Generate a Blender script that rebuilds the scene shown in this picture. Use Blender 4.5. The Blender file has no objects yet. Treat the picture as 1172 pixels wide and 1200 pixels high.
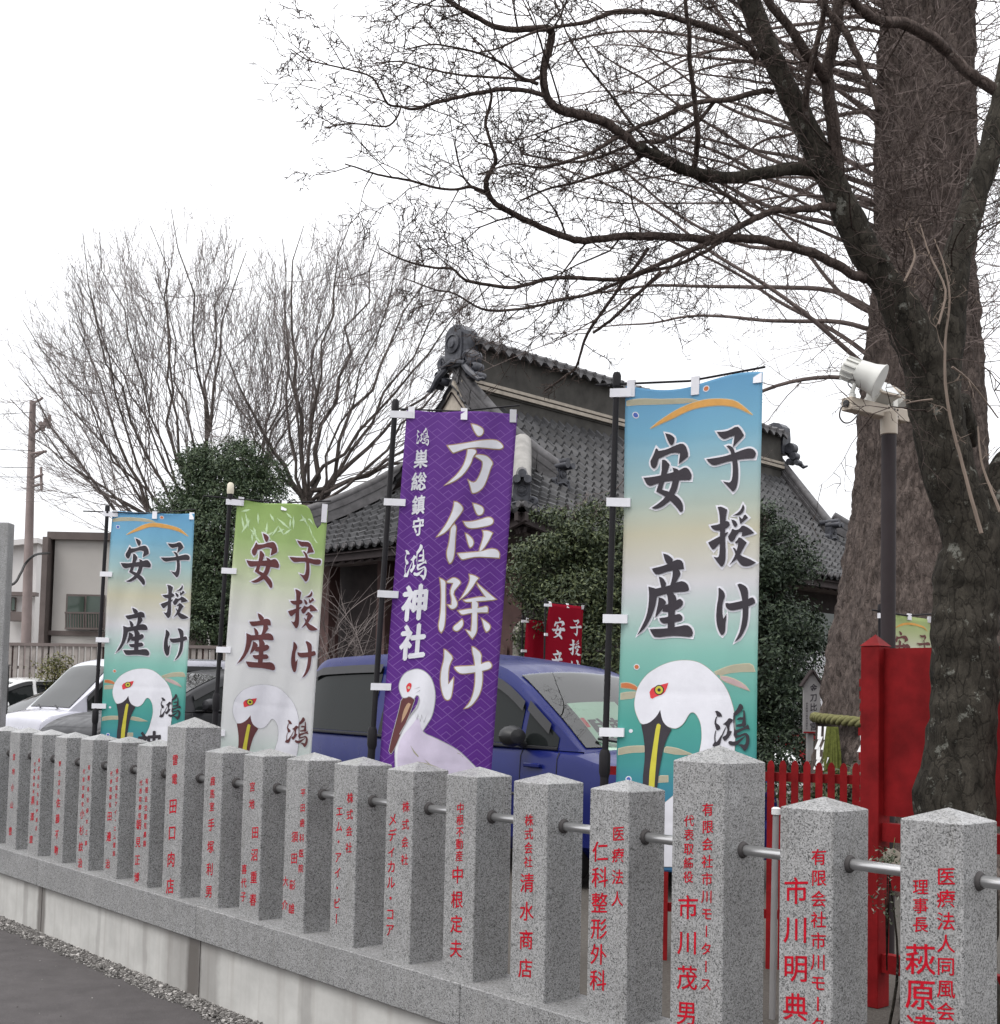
import bpy, bmesh, math, random
import numpy as np
from mathutils import Vector, Matrix, noise as mnoise
from mathutils.geometry import tessellate_polygon

scene = bpy.context.scene
COL = scene.collection
R = math.radians

# ------------------------------------------------------------------ camera, world, sun, exposure
EYE = 1.6
PITCH, ROLL = R(3.28), R(1.25)
FPX, CX, CY = 1450.0, 586.0, 735.0          # the photograph's own pixel grid, 1172 x 1200
cam_d = bpy.data.cameras.new('camera'); cam = bpy.data.objects.new('camera', cam_d); COL.objects.link(cam)
cam_d.sensor_fit = 'HORIZONTAL'; cam_d.sensor_width = 36.0; cam_d.lens = 36.0 * FPX / 1172.0
cam_d.shift_y = 135.0 / 1172.0
cam_d.clip_start = 0.05; cam_d.clip_end = 2000.0
_cp, _sp, _c, _s = math.cos(PITCH), math.sin(PITCH), math.cos(ROLL), math.sin(ROLL)
_r0, _u0, _f0 = Vector((1, 0, 0)), Vector((0, -_sp, _cp)), Vector((0, _cp, _sp))
_cr, _cu = _c * _r0 + _s * _u0, -_s * _r0 + _c * _u0
cam.matrix_world = Matrix(((_cr.x, _cu.x, -_f0.x, 0), (_cr.y, _cu.y, -_f0.y, 0), (_cr.z, _cu.z, -_f0.z, EYE), (0, 0, 0, 1)))
scene.camera = cam

world = bpy.data.worlds.new('World'); scene.world = world; world.use_nodes = True
wn, wl = world.node_tree.nodes, world.node_tree.links
wn.clear()
w_out = wn.new('ShaderNodeOutputWorld'); w_bg = wn.new('ShaderNodeBackground'); w_bg.inputs['Strength'].default_value = 0.1
w_sky = wn.new('ShaderNodeTexSky'); w_sky.sky_type = 'NISHITA'; w_sky.sun_disc = False
SUN_EL, SUN_AZ = R(56), R(-128)              # azimuth from +Y towards +X: behind the camera, to its left
w_sky.sun_elevation = SUN_EL; w_sky.sun_rotation = SUN_AZ; w_sky.dust_density = 4.0
w_mix = wn.new('ShaderNodeMix'); w_mix.data_type = 'RGBA'; w_mix.inputs['Factor'].default_value = 0.9
w_tc = wn.new('ShaderNodeTexCoord'); w_no = wn.new('ShaderNodeTexNoise'); w_no.inputs['Scale'].default_value = 2.2
w_no.inputs['Detail'].default_value = 5.0
w_sx = wn.new('ShaderNodeSeparateXYZ'); w_rp = wn.new('ShaderNodeValToRGB')     # an overcast sky: about twice as bright overhead as at the horizon
for k_, (p_, c_) in enumerate(((0.0, (10.8, 10.9, 11.2, 1)), (1.0, (22.0, 22.0, 22.4, 1)))):
    w_rp.color_ramp.elements[k_].position = p_; w_rp.color_ramp.elements[k_].color = c_
w_cl = wn.new('ShaderNodeMapRange'); w_cl.inputs['From Min'].default_value = 0.3; w_cl.inputs['From Max'].default_value = 0.7; w_cl.inputs['To Min'].default_value = 0.9; w_cl.inputs['To Max'].default_value = 1.1
w_mu = wn.new('ShaderNodeVectorMath'); w_mu.operation = 'SCALE'
wl.new(w_tc.outputs['Generated'], w_sx.inputs[0]); wl.new(w_sx.outputs[2], w_rp.inputs['Fac'])
wl.new(w_tc.outputs['Generated'], w_no.inputs['Vector']); wl.new(w_no.outputs['Fac'], w_cl.inputs['Value'])
wl.new(w_rp.outputs['Color'], w_mu.inputs[0]); wl.new(w_cl.outputs['Result'], w_mu.inputs['Scale'])
wl.new(w_sky.outputs['Color'], w_mix.inputs['A']); wl.new(w_mu.outputs[0], w_mix.inputs['B'])
wl.new(w_mix.outputs['Result'], w_bg.inputs['Color']); wl.new(w_bg.outputs['Background'], w_out.inputs['Surface'])

sun_d = bpy.data.lights.new('sun', 'SUN'); sun_d.energy = 1.45; sun_d.angle = R(25); sun_d.color = (1.0, 0.97, 0.93)
sun = bpy.data.objects.new('sun', sun_d); COL.objects.link(sun)
_sd = Vector((math.sin(SUN_AZ) * math.cos(SUN_EL), math.cos(SUN_AZ) * math.cos(SUN_EL), math.sin(SUN_EL)))
sun.rotation_euler = _sd.to_track_quat('Z', 'Y').to_euler(); sun.location = (0, -5, 20)
scene.view_settings.view_transform = 'Standard'; scene.view_settings.look = 'None'
scene.view_settings.exposure = 0.12; scene.view_settings.gamma = 1.0; scene.view_settings.use_curve_mapping = False
scene.render.engine = 'CYCLES'
scene.cycles.max_bounces = 6; scene.cycles.transparent_max_bounces = 8

# ------------------------------------------------------------------ helpers
def ray(px, py):
    x, y = (px - CX) / FPX, -(py - CY) / FPX
    return _cr * x + _cu * y + _f0
O_EYE = Vector((0, 0, EYE))
KY = FPX / 1200.0                          # distances below are written for a 1200 px lens
def at(px, py, Y):
    d = ray(px, py); return O_EYE + d * (Y * KY / d.y)
def onz(px, py, z):
    d = ray(px, py); return O_EYE + d * ((z - EYE) / d.z)
def on_plane(px, py, p0, n):
    d = ray(px, py); return O_EYE + d * ((p0 - O_EYE).dot(n) / d.dot(n))

def tag(o, label=None, cat=None, group=None, kind=None):
    if label: o['label'] = label
    if cat: o['category'] = cat
    if group: o['group'] = group
    if kind: o['kind'] = kind
    return o
def empty(name, loc, label, cat, group=None, rz=0.0):
    o = bpy.data.objects.new(name, None); COL.objects.link(o); o.empty_display_size = 0.2
    o.matrix_world = Matrix.Translation(Vector(loc)) @ Matrix.Rotation(rz, 4, 'Z')
    return tag(o, label, cat, group)

class MB:
    """collects shapes, then links them as one mesh object (shapes are given in world or in the thing's own space)"""
    def __init__(s): s.v = []; s.f = []; s.uv = None; s.mi = []
    def add(s, vs, fs, M=None):
        b = len(s.v)
        s.v.extend([tuple(M @ Vector(v)) for v in vs] if M is not None else [tuple(v) for v in vs])
        s.f.extend([tuple(b + i for i in f) for f in fs]); return b
    def box(s, c, size, M=None, ch=0.0):
        x, y, z = size[0] / 2, size[1] / 2, size[2] / 2
        if ch <= 0:
            vs = [(c[0] + i * x, c[1] + j * y, c[2] + k * z) for i in (-1, 1) for j in (-1, 1) for k in (-1, 1)]
            s.add(vs, [(0, 1, 3, 2), (4, 6, 7, 5), (0, 4, 5, 1), (2, 3, 7, 6), (0, 2, 6, 4), (1, 5, 7, 3)], M); return
        bm = bmesh.new(); bmesh.ops.create_cube(bm, size=1.0)
        for v in bm.verts: v.co = Vector((v.co.x * size[0], v.co.y * size[1], v.co.z * size[2]))
        bmesh.ops.bevel(bm, geom=bm.edges[:], offset=ch, segments=1, affect='EDGES')
        bm.verts.index_update()
        s.add([Vector(c) + v.co for v in bm.verts], [[v.index for v in f.verts] for f in bm.faces], M); bm.free()
    def tube(s, pts, rad, n=6, cap=True, M=None, jit=0.0):
        pts = [Vector(p) for p in pts]
        if not hasattr(rad, '__len__'): rad = [rad] * len(pts)
        t0 = (pts[1] - pts[0]).normalized()
        a = t0.orthogonal().normalized(); vs = []
        for i, p in enumerate(pts):
            t = (pts[min(i + 1, len(pts) - 1)] - pts[max(i - 1, 0)])
            if t.length > 1e-9: t0 = t.normalized()
            a = (a - t0 * a.dot(t0))
            a = a.normalized() if a.length > 1e-6 else t0.orthogonal().normalized()
            b = t0.cross(a)
            for k in range(n):
                th = 2 * math.pi * k / n
                r = rad[i] * (1 + (random.uniform(-jit, jit) if jit else 0))
                vs.append(p + (a * math.cos(th) + b * math.sin(th)) * r)
        fs = [(i * n + k, i * n + (k + 1) % n, (i + 1) * n + (k + 1) % n, (i + 1) * n + k) for i in range(len(pts) - 1) for k in range(n)]
        if cap and n > 2:
            fs.append(tuple(reversed(range(n)))); fs.append(tuple((len(pts) - 1) * n + k for k in range(n)))
        s.add(vs, fs, M)
    def grid(s, P, nu, nv, closed_u=False):
        """P[i][j] grid of points, i < nu, j < nv"""
        b = len(s.v)
        for i in range(nu):
            for j in range(nv): s.v.append(tuple(P[i][j]))
        for i in range(nu if closed_u else nu - 1):
            for j in range(nv - 1):
                i2 = (i + 1) % nu
                s.f.append((b + i * nv + j, b + i2 * nv + j, b + i2 * nv + j + 1, b + i * nv + j + 1))
    def prism(s, poly, z0, z1, M=None):
        """polygon in the xy plane extruded along z"""
        n = len(poly)
        vs = [(p[0], p[1], z0) for p in poly] + [(p[0], p[1], z1) for p in poly]
        tris = tessellate_polygon([[Vector((p[0], p[1], 0)) for p in poly]])
        fs = [tuple(t) for t in tris] + [tuple(i + n for i in reversed(t)) for t in tris]
        fs += [(i, (i + 1) % n, (i + 1) % n + n, i + n) for i in range(n)]
        s.add(vs, fs, M)
    def lathe(s, prof, n=20, M=None):
        """prof = [(r, z)]"""
        vs = [(r * math.cos(2 * math.pi * k / n), r * math.sin(2 * math.pi * k / n), z) for r, z in prof for k in range(n)]
        fs = [(i * n + k, i * n + (k + 1) % n, (i + 1) * n + (k + 1) % n, (i + 1) * n + k) for i in range(len(prof) - 1) for k in range(n)]
        fs.append(tuple(reversed(range(n)))); fs.append(tuple((len(prof) - 1) * n + k for k in range(n)))
        s.add(vs, fs, M)
    def build(s, name, m, parent=None, smooth=False, label=None, local=False, fix=True):
        me = bpy.data.meshes.new(name); me.from_pydata(s.v, [], s.f); me.update()
        if fix and len(s.f) < 60000:
            bm = bmesh.new(); bm.from_mesh(me); bmesh.ops.recalc_face_normals(bm, faces=bm.faces[:]); bm.to_mesh(me); bm.free()
        me.materials.append(m)
        if smooth:
            me.polygons.foreach_set('use_smooth', [True] * len(me.polygons))
            if smooth != 'all':
                try: me.set_sharp_from_angle(angle=R(38))
                except Exception: pass
        o = bpy.data.objects.new(name, me); COL.objects.link(o)
        if parent is not None:
            o.parent = parent
            if not local: o.matrix_parent_inverse = parent.matrix_world.inverted()
        if label: o['label'] = label
        return o

# ------------------------------------------------------------------ materials
class Nt:
    def __init__(s, name, rough=0.7, spec=0.35, metal=0.0, color=(0.5, 0.5, 0.5)):
        s.m = bpy.data.materials.new(name); s.m.use_nodes = True
        s.n, s.l = s.m.node_tree.nodes, s.m.node_tree.links
        s.b = s.n['Principled BSDF']
        s.b.inputs['Roughness'].default_value = rough; s.b.inputs['Specular IOR Level'].default_value = spec
        s.b.inputs['Metallic'].default_value = metal; s.b.inputs['Base Color'].default_value = (*color, 1)
    def node(s, t, **kw):
        nd = s.n.new(t)
        for k, v in kw.items():
            if k in nd.inputs.keys(): nd.inputs[k].default_value = v
            else: setattr(nd, k, v)
        return nd
    def coord(s, which='Object', scale=None, rnd=False):
        tc = s.node('ShaderNodeTexCoord'); out = tc.outputs[which]
        if rnd:
            oi = s.node('ShaderNodeObjectInfo'); mu = s.node('ShaderNodeVectorMath', operation='MULTIPLY_ADD')
            cb = s.node('ShaderNodeCombineXYZ')
            for k in range(3): s.l.new(oi.outputs['Random'], cb.inputs[k])
            s.l.new(cb.outputs[0], mu.inputs[0]); mu.inputs[1].default_value = (37.0, 53.0, 71.0); s.l.new(out, mu.inputs[2]); out = mu.outputs[0]
        if scale:
            mp = s.node('ShaderNodeMapping'); mp.inputs['Scale'].default_value = scale; s.l.new(out, mp.inputs['Vector']); out = mp.outputs[0]
        return out
    def noise(s, vec, scale, detail=4, rough=0.6):
        nd = s.node('ShaderNodeTexNoise'); nd.inputs['Scale'].default_value = scale; nd.inputs['Detail'].default_value = detail
        nd.inputs['Roughness'].default_value = rough
        if vec is not None: s.l.new(vec, nd.inputs['Vector'])
        return nd.outputs['Fac']
    def voro(s, vec, scale, feature='F1', out='Distance', rnd=1.0):
        nd = s.node('ShaderNodeTexVoronoi'); nd.feature = feature; nd.inputs['Scale'].default_value = scale
        nd.inputs['Randomness'].default_value = rnd
        if vec is not None: s.l.new(vec, nd.inputs['Vector'])
        return nd.outputs[out]
    def ramp(s, fac, stops, interp='LINEAR'):
        nd = s.node('ShaderNodeValToRGB'); cr = nd.color_ramp; cr.interpolation = interp
        while len(cr.elements) < len(stops): cr.elements.new(0.5)
        for e, (p, c) in zip(cr.elements, stops):
            e.position = p; e.color = (*(c if hasattr(c, '__len__') else (c, c, c)), 1)
        s.l.new(fac, nd.inputs['Fac']); return nd.outputs['Color']
    def mix(s, fac, a, b, blend='MIX'):
        nd = s.node('ShaderNodeMix', data_type='RGBA', blend_type=blend)
        for key, val in (('Factor', fac), ('A', a), ('B', b)):
            if hasattr(val, 'is_output'): s.l.new(val, nd.inputs[key])
            elif hasattr(val, '__len__'): nd.inputs[key].default_value = (*val, 1)
            else: nd.inputs[key].default_value = val
        return nd.outputs['Result']
    def math(s, op, a, b=None, c=None):
        nd = s.node('ShaderNodeMath', operation=op)
        for k, val in enumerate((a, b, c)):
            if val is None: continue
            if hasattr(val, 'is_output'): s.l.new(val, nd.inputs[k])
            else: nd.inputs[k].default_value = val
        return nd.outputs[0]
    def col(s, out): s.l.new(out, s.b.inputs['Base Color'])
    def bump(s, h, strength=0.3, dist=0.01):
        nd = s.node('ShaderNodeBump'); nd.inputs['Strength'].default_value = strength; nd.inputs['Distance'].default_value = dist
        s.l.new(h, nd.inputs['Height']); s.l.new(nd.outputs[0], s.b.inputs['Normal'])

def plain(name, c, rough=0.6, var=0.12, scale=8.0, spec=0.35, metal=0.0, bump=0.0):
    t = Nt(name, rough, spec, metal)
    f = t.noise(t.coord(rnd=True), scale, 5)
    lo, hi = [x * (1 - var) for x in c], [min(1, x * (1 + var)) for x in c]
    t.col(t.ramp(f, [(0.3, lo), (0.7, hi)]))
    if bump: t.bump(t.noise(t.coord(), scale * 6, 4), bump, 0.004)
    return t.m

def granite(name, base=1.0, rough=0.55):
    t = Nt(name, rough, 0.5)
    v = t.coord(rnd=True)
    cell = t.node('ShaderNodeTexVoronoi'); cell.inputs['Scale'].default_value = 270.0; t.l.new(v, cell.inputs['Vector'])
    n1 = t.noise(v, 190.0, 3, 0.7)
    sep = t.node('ShaderNodeSeparateColor'); t.l.new(cell.outputs['Color'], sep.inputs[0])
    f = t.math('ADD', t.math('MULTIPLY', sep.outputs[0], 0.6), t.math('MULTIPLY', n1, 0.4))
    c = t.ramp(f, [(0.2, 0.06 * base), (0.3, 0.18 * base), (0.44, 0.31 * base), (0.68, 0.39 * base), (0.84, 0.5 * base)])
    big = t.ramp(t.noise(v, 6.0, 5), [(0.3, 0.86), (0.7, 1.06)])
    c2 = t.mix(1.0, c, big, 'MULTIPLY')
    rain = t.ramp(t.noise(t.coord('Object', (30, 30, 2.2), True), 1.0, 5, 0.65), [(0.5, 0.0), (0.72, 0.3)])      # faint run marks down the faces
    c2 = t.mix(rain, c2, (0.17, 0.165, 0.15))
    t.col(c2); t.bump(n1, 0.12, 0.002)
    return t.m

def leafmat(name, c0, c1, c2):
    t = Nt(name, 0.5, 0.35)
    g = t.node('ShaderNodeNewGeometry')
    t.col(t.ramp(g.outputs['Random Per Island'], [(0.0, c0), (0.5, c1), (1.0, c2)]))
    return t.m

def bark(name, c0, c1, lichen, sc=14.0, lich=0.63, bump=0.9, stretch=0.45):
    t = Nt(name, 0.92, 0.12)
    v = t.coord('Object', (1, 1, stretch)); v2 = t.coord()
    w = t.node('ShaderNodeTexNoise'); w.inputs['Scale'].default_value = sc * 0.9; w.inputs['Detail'].default_value = 5.0; t.l.new(v, w.inputs['Vector'])
    wa = t.node('ShaderNodeVectorMath', operation='MULTIPLY_ADD'); t.l.new(w.outputs['Color'], wa.inputs[0]); wa.inputs[1].default_value = (2.2 / sc,) * 3; t.l.new(v, wa.inputs[2])
    n = t.noise(v, sc, 8, 0.72); n2 = t.noise(wa.outputs[0], sc * 2.2, 6, 0.7); crack = t.voro(wa.outputs[0], sc * 1.1, 'DISTANCE_TO_EDGE')
    c = t.ramp(n, [(0.36, c0), (0.6, c1)])
    pl = t.voro(wa.outputs[0], sc * 1.1, 'F1', 'Color'); sp = t.node('ShaderNodeSeparateColor'); t.l.new(pl, sp.inputs[0])
    c = t.mix(0.28, c, t.ramp(sp.outputs[0], [(0.0, c0), (1.0, tuple(x * 1.15 for x in c1))]))
    c = t.mix(t.ramp(n2, [(0.3, 0.6), (0.5, 0.0)]), c, tuple(x * 0.5 for x in c0))
    c = t.mix(t.ramp(crack, [(0.0, 0.7), (0.06, 0.0)]), c, tuple(x * 0.5 for x in c0))
    l = t.ramp(t.noise(v2, sc * 0.8, 6, 0.72), [(lich, 0.0), (lich + 0.05, 0.8)])
    t.col(t.mix(l, c, lichen))
    t.bump(t.math('ADD', t.math('ADD', n, t.math('MULTIPLY', n2, 0.8)), t.math('MULTIPLY', t.math('MINIMUM', crack, 0.08), 2.0)), bump, 0.02)
    return t.m

M = {}
M['granite'] = granite('granite', 0.83, 0.38); M['granite_dull'] = granite('granite_coping', 0.7, 0.7)
M['red_letter'] = plain('red_letter_paint', (0.4, 0.008, 0.02), 0.7, 0.3, 45, 0.08)
M['steel'] = plain('steel', (0.5, 0.5, 0.5), 0.28, 0.1, 10, 0.5, 0.9)
M['rubber'] = plain('rubber', (0.06, 0.055, 0.055), 0.7, 0.1, 20)
M['black_pole'] = plain('black_plastic', (0.013, 0.012, 0.014), 0.5, 0.15, 9, 0.2)
M['white_tab'] = plain('white_tape', (0.74, 0.74, 0.78), 0.7, 0.05, 20)
M['cream'] = plain('cream_plastic', (0.6, 0.56, 0.45), 0.5, 0.06, 10)
M['ink'] = plain('black_ink', (0.035, 0.03, 0.038), 0.75, 0.1, 30)
M['brown_ink'] = plain('brown_ink', (0.11, 0.035, 0.036), 0.75, 0.1, 30)
M['white_ink'] = plain('white_ink', (0.68, 0.68, 0.73), 0.75, 0.03, 30)
M['gold_ink'] = plain('gold_ink', (0.42, 0.27, 0.17), 0.7, 0.1, 30)
M['grey_ink'] = plain('grey_ink', (0.36, 0.36, 0.37), 0.75, 0.06, 30)
M['red_ink'] = plain('red_ink', (0.6, 0.04, 0.05), 0.7, 0.08, 30)
M['yellow_ink'] = plain('yellow_ink', (0.52, 0.47, 0.05), 0.7, 0.06, 30)
M['orange_ink'] = plain('orange_ink', (0.58, 0.3, 0.08), 0.75, 0.08, 30)
M['rust_ink'] = plain('rust_ink', (0.5, 0.16, 0.06), 0.75, 0.08, 30)
M['olive_ink'] = plain('olive_ink', (0.36, 0.34, 0.25), 0.75, 0.08, 30)
M['blue_ink'] = plain('blue_ink', (0.07, 0.12, 0.4), 0.75, 0.08, 30)
M['lime_ink'] = plain('pale_green_ink', (0.5, 0.66, 0.4), 0.75, 0.06, 30)
M['red_wood'] = plain('vermilion_wood', (0.215, 0.01, 0.012), 0.6, 0.35, 6, 0.12, 0.0, 0.2)
M['beige_metal'] = plain('beige_metal', (0.46, 0.4, 0.33), 0.45, 0.08, 10)
M['pale_metal'] = plain('pale_metal', (0.55, 0.55, 0.52), 0.45, 0.03, 10)
M['brown_pole'] = plain('brown_pole', (0.032, 0.025, 0.027), 0.6, 0.12, 6, 0.2)
M['glass_lamp'] = plain('lamp_glass', (0.5, 0.52, 0.52), 0.08, 0.05, 5, 0.6)
M['tile'] = None
M['dark_wood'] = plain('dark_timber', (0.035, 0.026, 0.026), 0.75, 0.3, 5)
M['brown_wall'] = plain('brown_timber', (0.09, 0.05, 0.045), 0.75, 0.25, 3)
M['plaster'] = plain('white_plaster', (0.62, 0.62, 0.64), 0.85, 0.06, 2)
M['oni'] = plain('ornament_tile', (0.05, 0.052, 0.062), 0.5, 0.5, 10, 0.4, 0.0, 0.4)
M['ridge'] = plain('ridge_tile', (0.085, 0.082, 0.085), 0.6, 0.35, 7, 0.35, 0.0, 0.3)
M['ridge_dark'] = plain('ridge_plaster', (0.05, 0.047, 0.042), 0.8, 0.35, 3)
M['mortar'] = plain('pale_mortar', (0.36, 0.32, 0.27), 0.8, 0.2, 6)
M['pale_tile'] = plain('pale_ridge_tile', (0.26, 0.25, 0.235), 0.6, 0.25, 4)
M['fence_wood'] = plain('grey_fence_wood', (0.25, 0.225, 0.21), 0.85, 0.3, 3)
M['house'] = plain('beige_siding', (0.5, 0.48, 0.455), 0.8, 0.06, 0.8)
M['house_white'] = plain('white_siding', (0.6, 0.58, 0.57), 0.8, 0.06, 0.8)
M['brown_trim'] = plain('brown_trim', (0.14, 0.115, 0.108), 0.7, 0.15, 2)
M['window'] = plain('window_glass', (0.05, 0.075, 0.06), 0.08, 0.3, 0.7, 0.6)
M['concrete_pole'] = plain('concrete_pole', (0.27, 0.22, 0.21), 0.85, 0.12, 3)
M['wire'] = plain('wire', (0.05, 0.05, 0.05), 0.6, 0.1, 3)
M['rope'] = plain('straw_rope', (0.155, 0.15, 0.065), 0.9, 0.3, 40, 0.2, 0.0, 0.6)
M['tassel'] = plain('green_straw', (0.11, 0.125, 0.03), 0.9, 0.35, 30, 0.2, 0.0, 0.6)
M['paper'] = plain('white_paper', (0.78, 0.78, 0.78), 0.8, 0.03, 10)
M['sign_wood'] = plain('grey_sign_board', (0.27, 0.26, 0.26), 0.7, 0.08, 6)
M['bronze'] = plain('bronze', (0.16, 0.15, 0.13), 0.5, 0.2, 20, 0.4, 0.5)
M['card'] = plain('pale_green_card', (0.45, 0.62, 0.5), 0.8, 0.04, 10)
# ------------------------------------------------------------------ ground
FO = Vector((-1.352, 5.212 * KY, 0)); FU = Vector((0.7262, -0.6875 * KY, 0)).normalized(); FN = Vector((-FU.y, FU.x, 0))
FANG = math.atan2(FU.y, FU.x)
FM = Matrix.Translation(FO) @ Matrix.Rotation(FANG, 4, 'Z')      # fence space: x along it to the right, y behind it, z up
YZ = 0.12                                                        # level of the shrine yard

def m_asphalt():
    t = Nt('asphalt', 0.9, 0.25); v = t.coord()
    n = t.noise(v, 0.9, 5); g = t.noise(v, 150, 4, 0.75); pa = t.noise(v, 5.0, 6, 0.7)
    c = t.mix(0.5, t.ramp(n, [(0.3, (0.06, 0.054, 0.055)), (0.7, (0.08, 0.073, 0.073))]), t.ramp(g, [(0.3, (0.04, 0.037, 0.038)), (0.72, (0.14, 0.13, 0.13))]))
    c = t.mix(1.0, c, t.ramp(pa, [(0.3, 0.78), (0.7, 1.16)]), 'MULTIPLY')
    c = t.mix(t.ramp(t.noise(v, 60, 2), [(0.7, 0.0), (0.74, 0.6)]), c, (0.22, 0.21, 0.2))
    t.col(c); t.bump(g, 0.6, 0.006); return t.m
def m_yard():
    t = Nt('yard_ground', 0.95, 0.2); v = t.coord()
    n = t.noise(v, 0.7, 6); g = t.noise(v, 60, 4, 0.7)
    c = t.mix(0.5, t.ramp(n, [(0.3, (0.06, 0.052, 0.046)), (0.7, (0.11, 0.1, 0.09))]), t.ramp(g, [(0.3, (0.04, 0.035, 0.03)), (0.7, (0.15, 0.14, 0.125))]))
    t.col(c); t.bump(g, 0.6, 0.02); return t.m
mb = MB(); mb.add([(-400, -400, 0), (400, -400, 0), (400, 400, 0), (-400, 400, 0)], [(0, 1, 2, 3)])
tag(mb.build('road', m_asphalt()), kind='structure')
mb = MB(); mb.add([(-380, 0.1, YZ), (380, 0.1, YZ), (380, 380, YZ), (-380, 380, YZ)], [(0, 1, 2, 3)])
o = mb.build('yard_ground', m_yard()); o.matrix_world = FM; tag(o, kind='structure')

# loose gravel along the foot of the wall
random.seed(4)
def m_gravel():
    t = Nt('gravel', 0.9, 0.2); g = t.node('ShaderNodeNewGeometry')
    t.col(t.ramp(g.outputs['Random Per Island'], [(0.0, (0.07, 0.066, 0.063)), (0.5, (0.14, 0.133, 0.126)), (0.86, (0.23, 0.22, 0.21)), (1.0, (0.5, 0.48, 0.46))])); return t.m
mb = MB()
def stone(mb, c, r):
    e = Matrix.Rotation(random.random() * 6.28, 3, 'Z') @ Matrix.Rotation(random.uniform(-.5, .5), 3, 'X')
    vs = []
    for d in ((1, 0, 0), (0, 1, 0), (-1, 0, 0), (0, -1, 0), (.6, .6, .7), (-.6, .6, .7), (-.6, -.6, .7), (.6, -.6, .7), (0, 0, -.6)):
        q = Vector(d).normalized() * r * random.uniform(0.7, 1.25); q.z *= 0.7; vs.append(Vector(c) + e @ q)
    mb.add(vs, [(4, 5, 6, 7), (0, 1, 5, 4), (1, 2, 6, 5), (2, 3, 7, 6), (3, 0, 4, 7), (0, 8, 1), (1, 8, 2), (2, 8, 3), (3, 8, 0)])
for k in range(15000):
    s_ = random.uniform(-5.0, 2.8); q = random.random() ** 1.25
    edge = 0.105 + 0.03 * mnoise.noise(Vector((s_ * 3, 0, 0))) + 0.03 * mnoise.noise(Vector((s_ * 9, 5, 0)))
    d_ = -q * edge * 1.12
    r = random.uniform(0.004, 0.0085) if random.random() < 0.94 else random.uniform(0.009, 0.016)
    if random.random() < (-d_ / edge) ** 3 * 0.6: r *= 0.6
    stone(mb, (s_, d_, r * 0.3 + max(0, 0.022 * (1 + d_ / edge))), r)
for k in range(110):
    stone(mb, (random.uniform(-4, 1.5), random.uniform(-1.1, -0.16), 0.002), random.uniform(0.002, 0.005))
mb.add([(-5.4, 0.02, 0.024), (3.2, 0.02, 0.024), (3.2, -0.08, 0.004), (-5.4, -0.08, 0.004)], [(0, 1, 2, 3)])
o = mb.build('gravel', m_gravel(), fix=False); o.matrix_world = FM; tag(o, kind='stuff')

# ------------------------------------------------------------------ concrete wall and granite coping under the posts
def m_concrete():
    t = Nt('concrete', 0.85, 0.2); v = t.coord()
    st = t.noise(t.coord('Object', (16, 16, 0.7)), 1.0, 5, 0.6); n = t.noise(v, 5.0, 6, 0.62); f = t.noise(v, 90, 3)
    c = t.ramp(n, [(0.25, (0.36, 0.355, 0.34)), (0.75, (0.5, 0.495, 0.475))])
    c = t.mix(t.ramp(st, [(0.5, 0.0), (0.72, 0.5)]), c, (0.3, 0.28, 0.26))
    sx = t.node('ShaderNodeSeparateXYZ'); t.l.new(v, sx.inputs[0])
    wob = t.math('MULTIPLY', t.math('SUBTRACT', t.noise(t.coord('Object', (6, 6, 5)), 1.0, 4, 0.65), 0.5), 0.06)
    x = t.math('ADD', sx.outputs[0], wob)
    for s0, hw, k in ((-2.39, 0.075, 0.8), (-0.31, 0.085, 0.9), (-0.44, 0.22, 0.4), (-0.14, 0.11, 0.4), (1.88, 0.11, 0.8), (-2.67, 0.05, 0.3), (-0.88, 0.03, 0.25), (0.77, 0.06, 0.3), (-1.5, 0.03, 0.25)):
        d = t.math('ABSOLUTE', t.math('SUBTRACT', x, s0))
        c = t.mix(t.math('MULTIPLY', t.ramp(d, [(hw * 0.6, 1.0), (hw * 1.1, 0.0)]), k), c, (0.095, 0.085, 0.078))
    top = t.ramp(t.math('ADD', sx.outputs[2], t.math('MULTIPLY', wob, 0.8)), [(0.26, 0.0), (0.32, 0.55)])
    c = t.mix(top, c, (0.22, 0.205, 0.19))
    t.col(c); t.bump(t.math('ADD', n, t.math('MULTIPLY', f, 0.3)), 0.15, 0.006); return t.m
conc = m_concrete()
mb = MB()
cuts = [-9.0, -2.39, -0.243, 1.93, 5.6]
for a, b in zip(cuts[:-1], cuts[1:]): mb.box(((a + b) / 2, 0.12, 0.11), (b - a - 0.012, 0.24, 0.43))
mb.box((-1.7, 0.125, 0.11), (14.5, 0.22, 0.428))
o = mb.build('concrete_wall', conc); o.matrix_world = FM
tag(o, 'low pale concrete retaining wall with dark water stains under the granite coping', 'wall')
for a, b, lab in ((-4.58, -2.411, 'granite coping slab running off the left edge of the photo'),
                  (-2.411, -0.248, 'granite coping slab under the far tall post, between the two dark wall stains'),
                  (-0.248, 1.898, 'granite coping slab under the posts in front of the white and green and the purple banner'),
                  (1.898, 4.06, 'granite coping slab under the nearest tall post')):
    mb = MB(); mb.box(((a + b) / 2, 0.105, 0.409), (b - a - 0.004, 0.27, 0.172), ch=0.004)
    o = mb.build('coping_slab', M['granite_dull']); o.matrix_world = FM; tag(o, lab, 'stone slab', 'granite coping slabs')

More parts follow.
